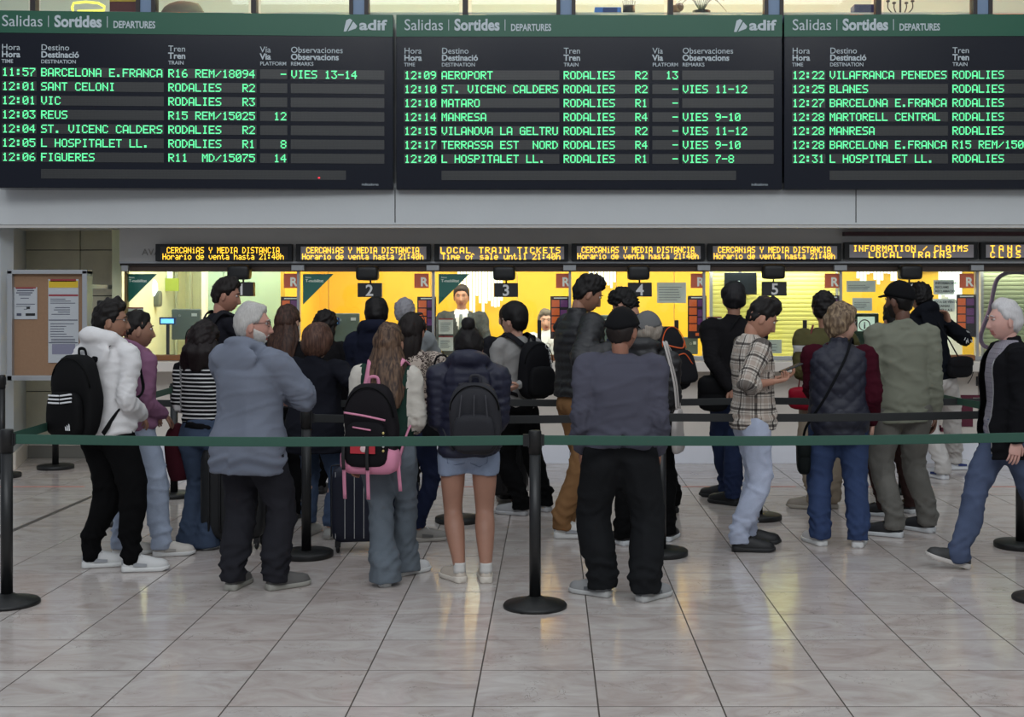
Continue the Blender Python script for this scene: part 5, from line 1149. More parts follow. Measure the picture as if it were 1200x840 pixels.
# 4 striped top
p = person('woman with dark wavy hair in a black and white striped top and flared jeans', 238, 8.42, 1.49, 12, ((226, 641, 10), (250, 642, 35)), (150, 112, 94), tw=1.0, arms=('belly', 'belly'), seed=14,
    top=dict(name='striped_top', m=cloth_mat('black_stripes', (24, 24, 26), .85, stripes((205, 205, 205), .0262, .34)), m2=[C('black_hem', (18, 18, 20))], face=lambda L, a: (L[:, 2] < .055) & (~a), hem=-.0, ease=.012, se=.014), legs=dict(m=denim('mid', (62, 74, 94)), style='flare', hem=-.065), shoes=dict(SW, n='pale', c=(190, 186, 180)),
    hair=hh(c=(34, 24, 24), c2=(16, 11, 12), t=(.030, .026), long=.20, lw=.132, ld=.105, lcurl=.10, strand=.05, taper=1.05, bk=.02, curl=.006, curly=1, fq=150))
e = empty('draped_coat', tuple(p.root), p.rz, 'dark maroon coat hanging from the arm of the woman in the striped top', 'coat')
mb = MB(); mb.add(*tube([(-.19, .10, .80), (-.215, .07, .72), (-.20, .03, .60), (-.19, .02, .50), (-.185, .02, .44)], [.045, .075, .070, .060, .050], 18, 4)); V_ = np.concatenate(mb.V); mb.V = [V_+np.outer(sines(V_, 5, 45, 6, (1, 1, .25)), (.008, .008, 0))]
mb.obj('coat_folds', C('maroon_cloth', (66, 26, 34)), e, True)
# 5 man at window one
p = person('tall dark-haired man in a black top facing right before window one', 259, 9.7, 1.81, 50, ((250, 604, 50), (270, 604, 60)), (176, 126, 106), hyaw=32, hpitch=10, tw=1.05, arms=('belly', 'counter'), seed=15,
    top=dict(name='black_top', m=C('black_jersey', (30, 30, 36)), hem=-.05, ease=.015, collar=.015), legs=dict(m=C('black_cotton', (14, 14, 15))), shoes=SB, hair=hh(c=(30, 22, 19), t=(.028, .010), quiff=.010, curl=.004, curly=1),)
pack(p, 'maroon backpack on the man in black before window one', (84, 36, 38), (70, 30, 32), .28, .42, .12, .15, ea=.015, straps=(34, 34, 38))
# 6 long brown hair
p = person('woman with long straight brown hair and a black jacket before window one', 336, 9.6, 1.60, 8, ((330, 607, 0), (346, 607, 10)), (190, 146, 124), hyaw=12, tw=1.08, arms=('belly', 'belly'), seed=16,
    top=dict(name='jacket', m=C('black_wool', (26, 25, 27)), hem=-.10, ease=.028, collar=.03), legs=dict(m=C('black_cotton', (14, 14, 15))), shoes=SB, hair=hh(c=(62, 42, 34), c2=(34, 22, 19), c3=(84, 58, 46), t=(.020, .016), long=.36, lw=.125, ld=.08, bk=.09, drape=.02, taper=.7, strand=.04))
# 7 short brown hair in dark coat
p = person('short-haired brunette woman in a long navy-black coat and blue jeans', 370, 8.8, 1.465, 18, ((364, 626, 10), (391, 630, 25)), (190, 150, 130), hyaw=8, tw=1.3, td=1.25, arms=('belly', (417, 486, 8.75, (1, -.4, -.5))), seed=17,
    top=dict(name='coat', m=C('navyblack_coat', (26, 27, 34), var=.12), hem=-.125, ease=.045, se=.040, flare=.08, collar=.03, fold=1.2), legs=dict(m=denim('slim', (68, 82, 106)), style='slim', hem=.02), shoes=dict(n='silver', c=(168, 166, 160), sole=(150, 146, 140), rough=.3),
    hair=hh(c=(84, 58, 48), c2=(44, 30, 26), c3=(104, 74, 60), t=(.036, .030), curl=.0035, fq=100, line=((0, 36), (40, 30), (60, 5), (80, -24), (100, -40), (180, -54)), brow=True))
# 8 dark curly behind
p = person('woman in black with dark curly hair before window two, mostly hidden', 381, 10.6, 1.545, 10, ((368, 577, 0), (378, 577, 5)), (150, 110, 92), tw=1.0, seed=18, arms=('belly', 'down'),
    top=dict(name='jacket', m=C('black_wool', (26, 25, 27)), hem=-.12, ease=.02, collar=.03), legs=dict(m=C('black_cotton', (14, 14, 15)), style='slim'), shoes=SB, hair=hh(c=(28, 20, 19), t=(.028, .024), long=.17, lw=.095, ld=.08, lcurl=.10, strand=.05, curly=1, curl=.006))
# 9 navy hooded parka
p = person('dark-haired man in a navy hooded parka before window two', 441, 9.85, 1.655, 4, ((458, 598, 0), (486, 598, 20)), (150, 112, 94), hyaw=-10, tw=1.2, td=1.2, arms=('belly', 'belly'), seed=19,
    top=dict(name='parka', m=C('navy_parka', (28, 31, 46)), hem=-.14, ease=.04, se=.03, hood=1.2, flare=.05), legs=dict(m=C('navy_trouser', (28, 32, 46))), shoes=dict(SBW), hair=hh(c=(24, 20, 20), t=(.028, .014), curl=.002))
# 10 grey haired at window two
p = person('grey-haired person in a pale grey jacket at window two', 474, 11.1, 1.65, 0, ((466, 571, 0), (484, 571, 0)), (180, 136, 120), tw=1.15, arms=('counter', 'counter'), seed=20,
    top=dict(name='jacket', m=C('pale_grey', (136, 140, 142)), hem=-.06, ease=.03, collar=.04), legs=dict(m=C('black_cotton', (14, 14, 15))), shoes=SB, hair=hh(c=(160, 158, 162), c2=(120, 118, 122), t=(.024, .014), curly=1, curl=.004))
# 11 leopard print
p = person('dark-haired woman in a leopard-print blouse with sunglasses on her head', 482, 8.72, 1.545, 24, ((474, 628, 20), (498, 634, 72)), (170, 124, 104), hyaw=-10, tw=1.05, arms=('belly', (518, 462, 8.55, (1, -.6, -.4), (-1, 0, .2), .8)), seed=21,
    top=dict(name='blouse', m=cloth_mat('leopard', (180, 166, 154), .8, spots((44, 30, 30))), hem=-.06, ease=.016, se=.016, collar=.015), legs=dict(m=denim('navy', (30, 36, 58)), style='slim', hem=.01), shoes=dict(n='greyrun', c=(140, 136, 130), sole=(172, 166, 158), patch=(96, 94, 92)),
    hair=hh(c=(34, 25, 23), t=(.024, .018), long=.22, lw=.085, ld=.06, bk=.04, strand=.04))
hk = p.hk; m = MB()
for s in (-1, 1):
    v_, f_ = ell((s*.033*hk, .045*hk, .128*hk), (.027*hk, .018*hk, .010*hk)); m.add(p.hp(v_), f_); m.add(*tube([p.hp(np.array(q)*hk) for q in ((s*.058, .045, .124), (s*.088, .0, .085), (s*.092, -.03, .05))], .0035, 6, 3))
e = empty('sunglasses', tuple(p.root), p.rz, 'black sunglasses pushed up on the head of the woman in leopard print', 'sunglasses'); m.obj('frame', M_black, e, True)
# 12 girl pink backpack
p = person('girl with long highlighted hair in a green and white varsity jacket and flared grey jeans', 455, 7.43, 1.505, 12, ((450, 684, -12), (480, 672, 40)), (170, 126, 104), hyaw=-4, tw=.98, arms=((411, 536, 7.40, (-1, -.5, 0), (1, 0, 0), .5, (0.05, .1, -1)), 'belly'), seed=22,
    top=dict(name='varsity_jacket', m=C('bottle_green', (36, 58, 50)), m2=[C('cream_sleeve', (198, 192, 182))], face=lambda L, a: a, hem=-.03, ease=.022, se=.022, collar=.025, rib=1), legs=dict(m=denim('grey', (96, 104, 112)), style='flare', hem=-.06, k=1.08), shoes=dict(SW, n='white2', c=(210, 210, 210)),
    hair=hh(c=(74, 56, 46), c2=(40, 29, 26), c3=(118, 92, 72), t=(.018, .014), long=.37, lw=.116, ld=.075, bk=.075, drape=.05, taper=.95, strand=.04))
def ex2(e, bk, w, h, dp):
    pk = cloth_mat('bag_214_140_166', (214, 140, 166), .6)
    V, Fc = rbox((0, -.01, -h*.37), w*.51, dp*.62, h*.16, 4, 28, 8); R_ = np.array([bk(1, 0, 0)-bk(0, 0, 0), bk(0, 1, 0)-bk(0, 0, 0), bk(0, 0, 1)-bk(0, 0, 0)]); MB().add(V@R_+bk(0, 0, 0), Fc).obj('pink_base', pk, e, True)
    MB().add(*tube([bk(-w*.36, -dp/2-.042, h*.18), bk(0, -dp/2-.05, h*.15), bk(w*.36, -dp/2-.035, h*.10)], .006, 6, 4)).obj('pink_zip', pk, e, True)
    MB().add(*tube([bk(-w*.20, -dp/2-.050, h*.02), bk(w*.12, -dp/2-.052, -h*.01)], .005, 6, 2)).obj('pink_zip', pk, e, True)
    for x in (-.36, .06): 
        MB().add(*tube([bk(w*x, -dp/2-.05, -h*.12), bk(w*x, -dp/2-.06, -h*.3), bk(w*x, -dp/2-.05, -h*.46)], [(.011, .004)]*3, 8, 3, (0, 1, 0))).obj('buckle_strap', M_black, e, True)
        MB().add(*tube([bk(w*x, -dp/2-.045, -h*.44), bk(w*x-.004, -dp/2-.03, -h*.60), bk(w*x-.008, -dp/2-.01, -h*.80)], [(.011, .003)]*3, 8, 3, (0, 1, 0))).obj('hanging_strap', pk, e, True)
    MB().add(*tube([bk(w*.47, 0, -h*.3), bk(w*.5, -.01, -h*.5), bk(w*.52, 0, -h*.72)], [(.011, .003)]*3, 8, 3, (0, 1, 0))).obj('hanging_strap', pk, e, True)
    a, b, c, d_ = [bk(x, -dp/2-.0535, z) for x, z in ((-w*.24, -h*.275), (w*.20, -h*.275), (w*.20, -h*.165), (-w*.24, -h*.165))]; o = MB().quad(a, b, c, d_).obj('red_panel', mat('red_patch', (176, 40, 52), .5), e)
    MB().add(*ell(bk(-.0, -dp/2-.055, -h*.22), (.022, .004, .020), None, 14, 8)).obj('printed_motif', mat('motif', (214, 186, 186), .6), e, True)
    for k in range(5): MB().add(*ell(bk(w*.34, -dp/2-.05, -h*(.04+.05*k)), (.007, .007, .008))).obj('keychain', mat('charm_%d' % (k % 2), ((210, 190, 120), (205, 205, 205))[k % 2], .3, .4), e, True)
pack(p, 'black and pink school backpack with a red printed patch', (30, 28, 31), (26, 25, 28), (.335), .50, .14, .080, -.035, .0, extra=ex2, straps=(216, 142, 168), ea=.028, strapw=.024)
# 13 shorts
p = person('woman with a hair bun in a navy puffer jacket and light denim shorts', 549, 7.50, 1.49, 0, ((534, 680, -32), (569, 680, -6)), (166, 122, 102), tw=1.08, td=1.1, arms=('belly', 'belly'), seed=23,
    top=dict(name='puffer_jacket', m=cloth_mat('navy_puffer', (30, 32, 52), .5, spec=.4), hem=-.045, ease=.058, se=.055, quilt=.052, hood=1.5, hoodw=1.15, fold=.8, vox=.0115), legs=dict(m=denim('shorts', (136, 148, 170)), style='shorts', k=1.12, ease=.03, name='denim_shorts', pockets=mat('seam_shorts', (96, 108, 134), .8)), shoes=dict(n='beige', c=(198, 186, 172), sole=(214, 206, 194), lace=(200, 190, 178), sock=(206, 204, 200), th=.034),
    hair=hh(c=(22, 17, 17), t=(.018, .016), curl=.0018, bun=(0, -.035, .138, .042), line=((0, 38), (35, 36), (60, 20), (78, 0), (90, 8), (104, 4), (118, -34), (180, -52)), curly=1))
def ex3(e, bk, w, h, dp):
    m = cloth_mat('bag_66_66_70', (66, 66, 70), .6)
    for x in (-.22, 0., .2): MB().add(*tube([bk(w*x, -dp/2-.02, h*.34), bk(w*x*1.2, -dp/2-.030, 0), bk(w*x*1.3, -dp/2-.018, -h*.3)], [.004, .006, .004], 6, 4)).obj('fold_seam', m, e, True)
pack(p, 'soft dark grey leather backpack on the navy puffer jacket', (52, 52, 56), (46, 46, 50), (.32), .42, .13, .115, .05, ea=.05, pocket=True, extra=ex3, straps=(60, 60, 66), rough=.45)
# 15 dark jacket behind student
p15 = person('person in a dark jacket over a striped shirt behind the student in grey', 597, 10.5, 1.60, -15, ((590, 583, -10), (602, 583, -20)), (190, 148, 130), tw=1.15, arms=('belly', 'belly'), seed=25, hyaw=10,
    top=[dict(name='striped_shirt', m=cloth_mat('grey_stripes', (40, 40, 44), .8, stripes((190, 190, 194), .05, .5)), hem=-.03, ease=.008, sleeve='none'), dict(name='jacket', m=C('charcoal_jacket', (34, 34, 38)), hem=-.08, ease=.022, collar=.03)], legs=dict(m=C('black_cotton', (14, 14, 15))), shoes=SB, hair=hh(c=(60, 44, 38)))
# 14 student grey
p = person('black-haired student in a pale grey sweatshirt looking left, black backpack on his back', 605, 9.72, 1.61, -38, ((604, 603, -62), (634, 598, -40)), (196, 150, 130), hyaw=-16, tw=.98, td=1.0, arms=('belly', (606, 452, 9.5, (1, -.5, -.5))), seed=24,
    top=dict(name='sweatshirt', m=C('light_grey_fleece', (142, 140, 138), var=.04), hem=-.05, ease=.02, se=.02, collar=.015, rib=1), legs=dict(m=C('black_cotton', (14, 14, 15)), style='straight', k=1.05, stack=1.6), shoes=dict(n='greysneak', c=(150, 150, 152), sole=(176, 176, 178)),
    hair=hh(c=(20, 17, 17), t=(.036, .022), curl=.002, fq=90, line=((0, 26), (35, 24), (60, 14), (78, -4), (90, 2), (104, 0), (118, -30), (180, -40))))
pack(p, 'black backpack with a ring clip on the student in grey', (24, 24, 27), (22, 22, 24), .30, .44, .15, .16, .03, ea=.024, straps=(28, 28, 32), extra=lambda e, bk, w, h, dp: (MB().add(*tube([bk(.04+.022*math.cos(t), -dp/2-.03, h*.42+.022*math.sin(t)) for t in np.linspace(0, 2*PI, 14)], .003, 6, 1)).obj('ring_clip', M_alu, e, True), [MB().add(*ell(bk(.05+.006*k, -dp/2-.03, h*.36-.03*k), (.008, .005, .014))).obj('chain_link', M_alu, e, True) for k in range(6)]))
# 17 black puffer camel trousers
p = person('tall man in a black puffer jacket and camel trousers looking down at his phone', 679, 8.95, 1.83, 62, ((672, 623, 80), (668, 630, 88)), (156, 112, 90), hyaw=14, hpitch=24, tw=1.06, td=1.15, arms=((722, 410, 8.75, (-.6, -.7, -1), (0, -.3, 1), .55), (726, 409, 8.6, (.6, -.7, -1), (-.3, -.2, 1), .6)), seed=26, 
    top=[dict(name='white_tshirt', m=C('white_jersey', (200, 196, 192)), hem=-.025, ease=.012, sleeve='none', box=.6), dict(name='puffer_jacket', m=cloth_mat('black_puffer', (27, 27, 30), .42, spec=.5), hem=-.005, ease=.055, se=.050, quilt=.058, collar=.05, fold=.7, vox=.0115)], legs=dict(m=C('camel_twill', (132, 98, 66), var=.08), style='straight', stack=1.5, k=.96), shoes=dict(SW, patch=(150, 116, 84), n='white3', c=(208, 206, 202)),
    hair=hh(c=(22, 18, 17), t=(.032, .010), quiff=.016, curl=.0045, curly=1))
def phone(q0, lab, px, py, d_, yaw, pitch):
    e = empty('smartphone', (X(px, d_), d_, Z(py, d_)), 0, lab, 'smartphone', 'phones held in the queue'); e.rotation_euler = (math.radians(pitch), 0, -math.radians(yaw))
    bevel(box('case', -.038, .038, -.078, .078, -.005, .005, M_black, e), .004); box('screen', -.035, .035, -.073, .073, .0052, .0058, mat('phone_screen', (30, 40, 52), .1, emit=.05), e)
phone(p, 'smartphone held by the man in the black puffer jacket', 735, 403, 8.68, 70, 25)
# 18 bending man
p = person('curly-haired man in a navy puffer jacket bending his head left at window four', 767, 9.8, 1.80, -48, ((762, 599, -40), (782, 599, -30)), (172, 126, 104), hyaw=-10, hpitch=38, lean=22, tw=1.08, td=1.1, arms=('counter', 'counter'), seed=27,
    top=dict(name='puffer_jacket', m=cloth_mat('blue_puffer', (36, 48, 72), .5, spec=.4), hem=-.05, ease=.040, se=.036, quilt=.055, collar=.05, fold=.7), legs=dict(m=C('black_cotton', (14, 14, 15))), shoes=SB, hair=hh(c=(20, 17, 17), t=(.036, .014), curl=.007, curly=1, fq=210))
def ex4(e, bk, w, h, dp):
    om = mat('orange_piping', (214, 92, 44), .5)
    MB().add(*tube([bk(-w*.42, -dp*.35, h*.20), bk(0, -dp/2-.03, h*.10), bk(w*.42, -dp*.3, h*.22)], .006, 6, 5)).obj('piping', om, e, True)
    MB().add(*tube([bk(w*.40, -dp*.42, h*.08), bk(w*.47, -dp*.3, -h*.1), bk(w*.46, -dp*.3, -h*.32)], [(.010, .006)]*3, 8, 4)).obj('piping', om, e, True)
    MB().add(*tube([bk(-w*.30, -dp/2-.04, -h*.02), bk(0, -dp/2-.05, h*.0), bk(w*.22, -dp/2-.045, -h*.16)], .005, 6, 5)).obj('piping', om, e, True)
pack(p, 'large black backpack with orange piping on the bending man', (34, 34, 37), (30, 30, 33), (.34), .50, .19, .09, -.02, .12, ea=.045, extra=ex4, straps=(32, 32, 36), cf=(214, 92, 44))
# 19 older woman with tote
p = person('grey curly-haired woman in a black puffer coat with a grey cap, half hidden', 757, 8.62, 1.555, 18, ((727, 637, -25), (784, 632, 20)), (196, 152, 134), hyaw=18, tw=1.12, td=1.15, arms=('belly', 'belly'), seed=28,
    top=dict(name='puffer_coat', m=cloth_mat('black_puffer', (27, 27, 30), .42, spec=.5), hem=-.10, ease=.042, se=.036, quilt=.06, hood=1.0), legs=dict(m=C('black_cotton', (14, 14, 15))), shoes=dict(SBW), hair=hh(c=(170, 160, 148), c2=(120, 110, 100), t=(.010, .020), curly=1, curl=.003, line=((0, 40), (40, 32), (60, 5), (80, -20), (100, -34), (180, -48))), cap=dict(c=(104, 104, 104), brim=True))
e = empty('tote_bag', tuple(p.root), p.rz, 'white cloth tote bag on the shoulder of the woman in the black puffer coat', 'tote bag')
Mt = C('tote_white', (186, 180, 176), var=.04); xx = p.H
V_, F_ = rbox((.235, -.06, .765), .025, .115, .15, 4, 26, 10, .1); V_ = V_+np.outer(sines(V_, 3, 24), (.006, .003, .004)); MB().add(V_, F_).obj('bag_body', Mt, e, True)
for yy in (-.10, -.03): MB().add(*flat_strap(np.array([(.235, yy, .90), (.222, yy-.03, 1.10), (.165, yy-.02, 1.315), (.14, yy+.05, 1.355), (.20, .05, 1.20), (.235, .02, .90)]), .010, .003, np.array((0, 0, 1.1)))).obj('handle', Mt, e, True)
# 20 grey sweatshirt
p = person('man in a grey sweatshirt and black cap seen from behind, hands in his pockets', 727, 7.05, 1.595, 2, ((698, 697, -55), (762, 702, 42)), (150, 104, 84), hyaw=24, hpitch=4, tw=1.30, td=1.3, arms=('pocket', 'pocket'), seed=29,
    top=dict(name='sweatshirt', m=C('grey_fleece', (80, 80, 92), var=.05), hem=-.015, ease=.040, se=.034, collar=.012, rib=1, fold=1.3, neck=.3), legs=dict(m=C('charcoal_trouser', (30, 31, 33)), style='straight', k=1.30, stack=1.5), shoes=dict(n='greyrunner', c=(142, 142, 142), sole=(180, 180, 178), patch=(86, 88, 92), mark=1),
    hair=hh(c=(44, 36, 34), t=(.010, .008), curl=.001), cap=dict(c=(24, 24, 26)))
# 21 black jacket, hand behind back
p = person('black-haired man in a black jacket before window five with a hand behind his back', 860, 10.2, 1.775, 4, ((845, 583, -60), (853, 591, -45)), (150, 108, 88), tw=1.12, td=1.1, arms=('back', 'belly'), seed=30,
    top=dict(name='jacket', m=C('black_wool', (26, 25, 27)), hem=-.05, ease=.034, se=.03, collar=.045), legs=dict(m=denim('navy2', (40, 50, 78)), style='straight', k=.95), shoes=SB, hair=hh(c=(34, 32, 35), c2=(20, 18, 20), t=(.032, .018), curl=.003))
strap_bag(p, 'black bag hanging at the left side of the man in black at window five', 'shoulder_bag', 'bag', [(-.13, -.02, 1.0), (-.19, -.09, 1.12), (-.1, -.12, 1.30), (.03, -.09, 1.5), (.07, .08, 1.46)], (-.17, -.09, .90), (.13, .06, .15), (20, 20, 22), cs=(20, 20, 22))
# 22 checked shirt
p = person('young man in a cream and black checked shirt and pale jeans using a phone', 882, 8.32, 1.665, 82, ((884, 637, 88), (876, 646, 92)), (176, 128, 106), hyaw=6, hpitch=26, tw=1.08, td=1.18, arms=((912, 443, 8.55, (-.6, -.7, -1), (0, -.2, 1), .7), (908, 447, 8.15, (.6, -.7, -1), (-.2, -.1, 1), .75)), seed=31,
    top=dict(name='checked_shirt', m=cloth_mat('plaid', (198, 190, 180), .8, plaid((34, 28, 30), (140, 118, 104), .105)), hem=-.045, ease=.034, se=.03, sleeve='roll', collar=.028, fold=1.1), legs=dict(m=denim('ice', (172, 180, 200)), style='straight', k=.98, stack=1.2), shoes=dict(SB, th=.03),
    hair=hh(c=(24, 19, 18), t=(.034, .006), quiff=.020, curl=.004, curly=1, line=((0, 36), (40, 34), (62, 18), (80, -4), (92, 10), (108, 2), (125, -20), (180, -30))), )
phone(p, 'smartphone held by the man in the checked shirt', 927, 431, 8.34, 84, 22)
# 23 olive and white stripes
p = person('dark-haired person in an olive, white and green banded top and beige trousers', 966, 10.1, 1.69, 6, ((948, 596, -60), (974, 594, 0)), (150, 110, 90), tw=1.0, arms=('belly', 'counter'), seed=32,
    top=dict(name='banded_top', m=C('olive_jersey', (84, 80, 52)), m2=[C('white_band', (190, 190, 188))], face=lambda L, a: (L[:, 2] > .33) & (L[:, 2] < .385), hem=-.05, ease=.022, se=.02), legs=dict(m=C('beige_twill', (162, 148, 130)), style='straight'), shoes=dict(n='beige2', c=(160, 150, 138), sole=(176, 168, 156)),
    hair=hh(c=(28, 22, 22), t=(.034, .014), curl=.006, fq=180, curly=1))
strap_bag(p, 'red leather handbag hanging beside the woman in the quilted vest', 'handbag', 'handbag', [(-.20, .02, .92), (-.175, -.02, 1.15), (-.11, -.06, 1.38), (-.09, .02, 1.43), (-.15, .1, 1.2), (-.20, .06, .92)], (-.165, -.13, .87), (.135, .06, .095), (134, 20, 38), rough=.4, cs=(120, 60, 60))
# 24 quilted vest
p = person('woman with highlighted short hair in a navy quilted vest over burgundy sleeves', 983, 8.6, 1.605, 10, ((957, 637, -15), (1006, 639, 18)), (208, 164, 144), hyaw=66, tw=1.36, td=1.45, arms=('belly', 'pocket'), seed=33,
    top=[dict(name='burgundy_jumper', m=C('burgundy_knit', (62, 18, 30)), hem=-.02, ease=.018, se=.026), dict(name='quilted_vest', m=cloth_mat('navy_quilt', (34, 36, 50), .5, spec=.4), hem=-.10, ease=.042, sleeve='none', diamond=.10, collar=.045, fold=.6, vox=.011)],
    legs=dict(m=denim('blue', (52, 66, 98)), style='straight', k=1.12, pockets=None, stack=1.3), shoes=dict(SW, n='white4', c=(202, 198, 196)), glasses=(30, 26, 26),
    hair=hh(c=(112, 92, 74), c2=(54, 40, 34), c3=(158, 136, 108), t=(.036, .028), curl=.005, curly=1, fq=120, line=((0, 36), (40, 32), (58, 18), (72, 2), (85, -8), (100, -30), (180, -52))))
strap_bag(p, 'black crossbody bag at the hip of the woman in the quilted vest', 'crossbody_bag', 'bag', [(.10, .12, 1.30), (.085, -.03, 1.385), (.03, -.20, 1.25), (-.10, -.26, 1.0), (-.22, -.20, .80), (-.24, -.12, .68)], (-.235, -.10, .60), (.05, .10, .13), (20, 24, 24), cs=(16, 17, 20))
# 28 hidden person
person('person in black trousers hidden behind the man in the green-grey shirt', 1050, 9.75, 1.60, -10, ((1026, 604, -55), (1062, 600, -25)), (150, 110, 90), tw=.9, arms=('belly', 'belly'), seed=34, top=dict(name='jumper', m=C('black_wool', (26, 25, 27)), hem=-.04), legs=dict(m=C('brown_trouser', (60, 44, 42)), style='slim'), shoes=dict(SBW), hair=hh())
# 25 green-grey shirt
p = person('bearded man in a black cap, loose green-grey overshirt and faded grey trousers', 1057, 8.93, 1.765, 2, ((1040, 628, -58), (1079, 622, -38)), (104, 72, 58), hyaw=-42, tw=.98, td=1.1, arms=('down', 'down'), seed=35,
    top=dict(name='overshirt', m=C('greygreen_cotton', (122, 124, 110), var=.05), hem=-.085, ease=.032, se=.030, collar=.028, flare=.02, fold=1.3), legs=dict(m=denim('greyolive', (104, 102, 97)), style='straight', k=1.02, stack=1.3), shoes=dict(SBW, n='blackwhite'), beard=dict(c=(24, 18, 16), t=.006),
    hair=hh(c=(20, 16, 16), t=(.010, .006), curl=.001), cap=dict(c=(20, 20, 22)))
# 26 man at information window
p = person('man in a black hoodie and white trousers leaning at the information window', 1098, 11.75, 1.80, -30, ((1100, 560, -20, 0, 0, 11.7), (1124, 545, 80, 0, 0, 12.3)), (150, 110, 90), hyaw=10, lean=14, side=-6, tw=1.05, arms=('counter', (1112, 378, 11.75, (1, -.6, -1), (-1, .3, 0), .7, (-.2, .2, 1))), seed=36,
    top=dict(name='hoodie', m=C('black_fleece', (22, 24, 30)), hem=-.04, ease=.032, se=.03, hood=1.1), legs=dict(m=C('white_twill', (196, 192, 188)), style='straight', k=1.05), shoes=dict(n='whiteblue', c=(206, 208, 212), sole=(216, 218, 222), patch=(30, 50, 110)), hair=hh(c=(20, 16, 16), t=(.034, .022), curly=1, curl=.008, fq=220))
M_wp = mat('white_fabric_print', (210, 210, 210), .7); m = MB(); E_, W_ = p.el[1], p.wr[1]
for k in range(9):
    a = random.uniform(0, 6); c_ = E_*.75+W_*.25+np.array([random.uniform(-.05, .05), -.085, random.uniform(-.06, .05)]); m.add(*tube([c_, c_+[.03*math.cos(a), -.003, .03*math.sin(a)]], .003, 5, 1))
tag(m.obj('sleeve_print', M_wp, p.e), kind='stuff')
strap_bag(p, 'black shoulder bag on the man in the black hoodie at the information window', 'shoulder_bag', 'bag', [(.02, .16, 1.36), (-.05, .02, 1.50), (.0, -.12, 1.3), (.10, -.16, 1.12)], (.08, -.20, 1.03), (.15, .05, .10), (24, 24, 27), rough=.35)
# 27 walking man
p = person('white-haired man in an open black jacket and blue jeans walking left at the right edge', 1181, 7.86, 1.640, -88, ((1236, 668, -80, .05, -25, 7.95), (1116, 667, -88, 0, 17, 7.78)), (206, 160, 148), hyaw=-2, tw=1.06, td=1.3, arms=('down', 'down'), seed=37,
    top=[dict(name='checked_shirt', m=cloth_mat('greycheck', (150, 146, 154), .8, plaid((110, 104, 116), (130, 126, 136), .03)), hem=-.04, ease=.010, se=.008, collar=.03, fold=.6), ],
    legs=dict(m=denim('blue3', (74, 84, 108)), style='straight', k=1.02), shoes=dict(n='darkgrey', c=(48, 48, 48), sole=(196, 190, 184), lace=(40, 40, 40)), hair=hh(c=(214, 212, 212), c2=(176, 172, 172), t=(.024, .014), curl=.002, line=((0, 44), (35, 42), (55, 30), (72, 8), (90, 6), (104, 0), (118, -30), (180, -40))))
# open jacket: built full, then the front strip is cut away
g = dict(name='open_jacket', m=C('black_softshell', (22, 22, 25)), hem=-.125, ease=.060, se=.045, collar=.05, box=1.)
o = garment(p, g, 1.06, 1.3, p.H, p.H/1.7, 37); bm = bmesh.new(); bm.from_mesh(o.data)
for px_ in (-.128, .075): bmesh.ops.bisect_plane(bm, geom=bm.verts[:]+bm.edges[:]+bm.faces[:], plane_co=(px_, 0, 0), plane_no=(1, 0, 0))
bmesh.ops.bisect_plane(bm, geom=bm.verts[:]+bm.edges[:]+bm.faces[:], plane_co=(0, .02, 0), plane_no=(0, 1, 0))
dl = [f for f in bm.faces if f.calc_center_median().y > .02 and -.128 < f.calc_center_median().x < .075 and (f.calc_center_median().z < p.pel[2]+.33*p.H)]
bmesh.ops.delete(bm, geom=dl, context='FACES'); bm.to_mesh(o.data); bm.free(); sm = o.modifiers.new('thick', 'SOLIDIFY'); sm.thickness = .006
V_ = np.empty(len(o.data.vertices)*3); o.data.vertices.foreach_get('co', V_); V_ = V_.reshape(-1, 3)
zp = []
for z in np.linspace(p.pel[2]-.1*p.H, p.pel[2]+.28*p.H, 9):
    w_ = (np.abs(V_[:, 2]-z) < .02) & (V_[:, 1] > .04) & (V_[:, 0] < -.06); q = V_[w_]; 
    if len(q): zp.append(q[np.argmax(q[:, 0])]+[.0, .004, 0])
MB().add(*tube(zp, .0035, 6, 1)).obj('zip', mat('zip_silver', (150, 150, 152), .4, .5), o, True)
q_ = [V_[np.argmin(np.hypot(V_[:, 2]-z, V_[:, 0]+.115)-V_[:, 1]*.3)]+[-.002, .003, 0] for z in (1.16, 1.20, 1.24, 1.28)]
MB().add(*tube(q_, .004, 6, 1)).obj('pocket_zip', mat('zip_silver', (150, 150, 152), .4, .5), o, True)
# handbags of the woman in leopard print
e = empty('handbag', (X(517, 8.45), 8.45, 0), 0, 'black leather handbag on the arm of the woman in leopard print', 'handbag')
V_, F_ = rbox((0, 0, 1.13), .075, .06, .085, 3, 26, 10, .1); V_ = V_+np.outer(sines(V_, 3, 34), (.006, .006, .006)); MB().add(V_, F_).obj('bag_body', C('black_leather', (22, 21, 23), rough=.35), e, True)
MB().add(*tube([(-.05, 0, 1.18), (-.03, 0, 1.26), (.03, 0, 1.27), (.055, 0, 1.18)], .007, 8, 4)).obj('handle', C('black_leather', (22, 21, 23)), e, True)
e = empty('handbag', (X(513, 8.45), 8.45, 0), 0, 'lower black bag with a line of white lettering beside the navy puffer jacket', 'handbag')
V_, F_ = rbox((0, 0, .82), .105, .05, .115, 5, 26, 10, .05); MB().add(V_, F_).obj('bag_body', C('black_canvas', (20, 20, 23)), e, True)
for s in (-1, 1): MB().add(*tube([(-.06, s*.03, .92), (-.03, s*.03, 1.03), (.02, s*.02, 1.10), (.05, s*.03, .92)], .005, 8, 4)).obj('handle', C('black_canvas', (20, 20, 23)), e, True)
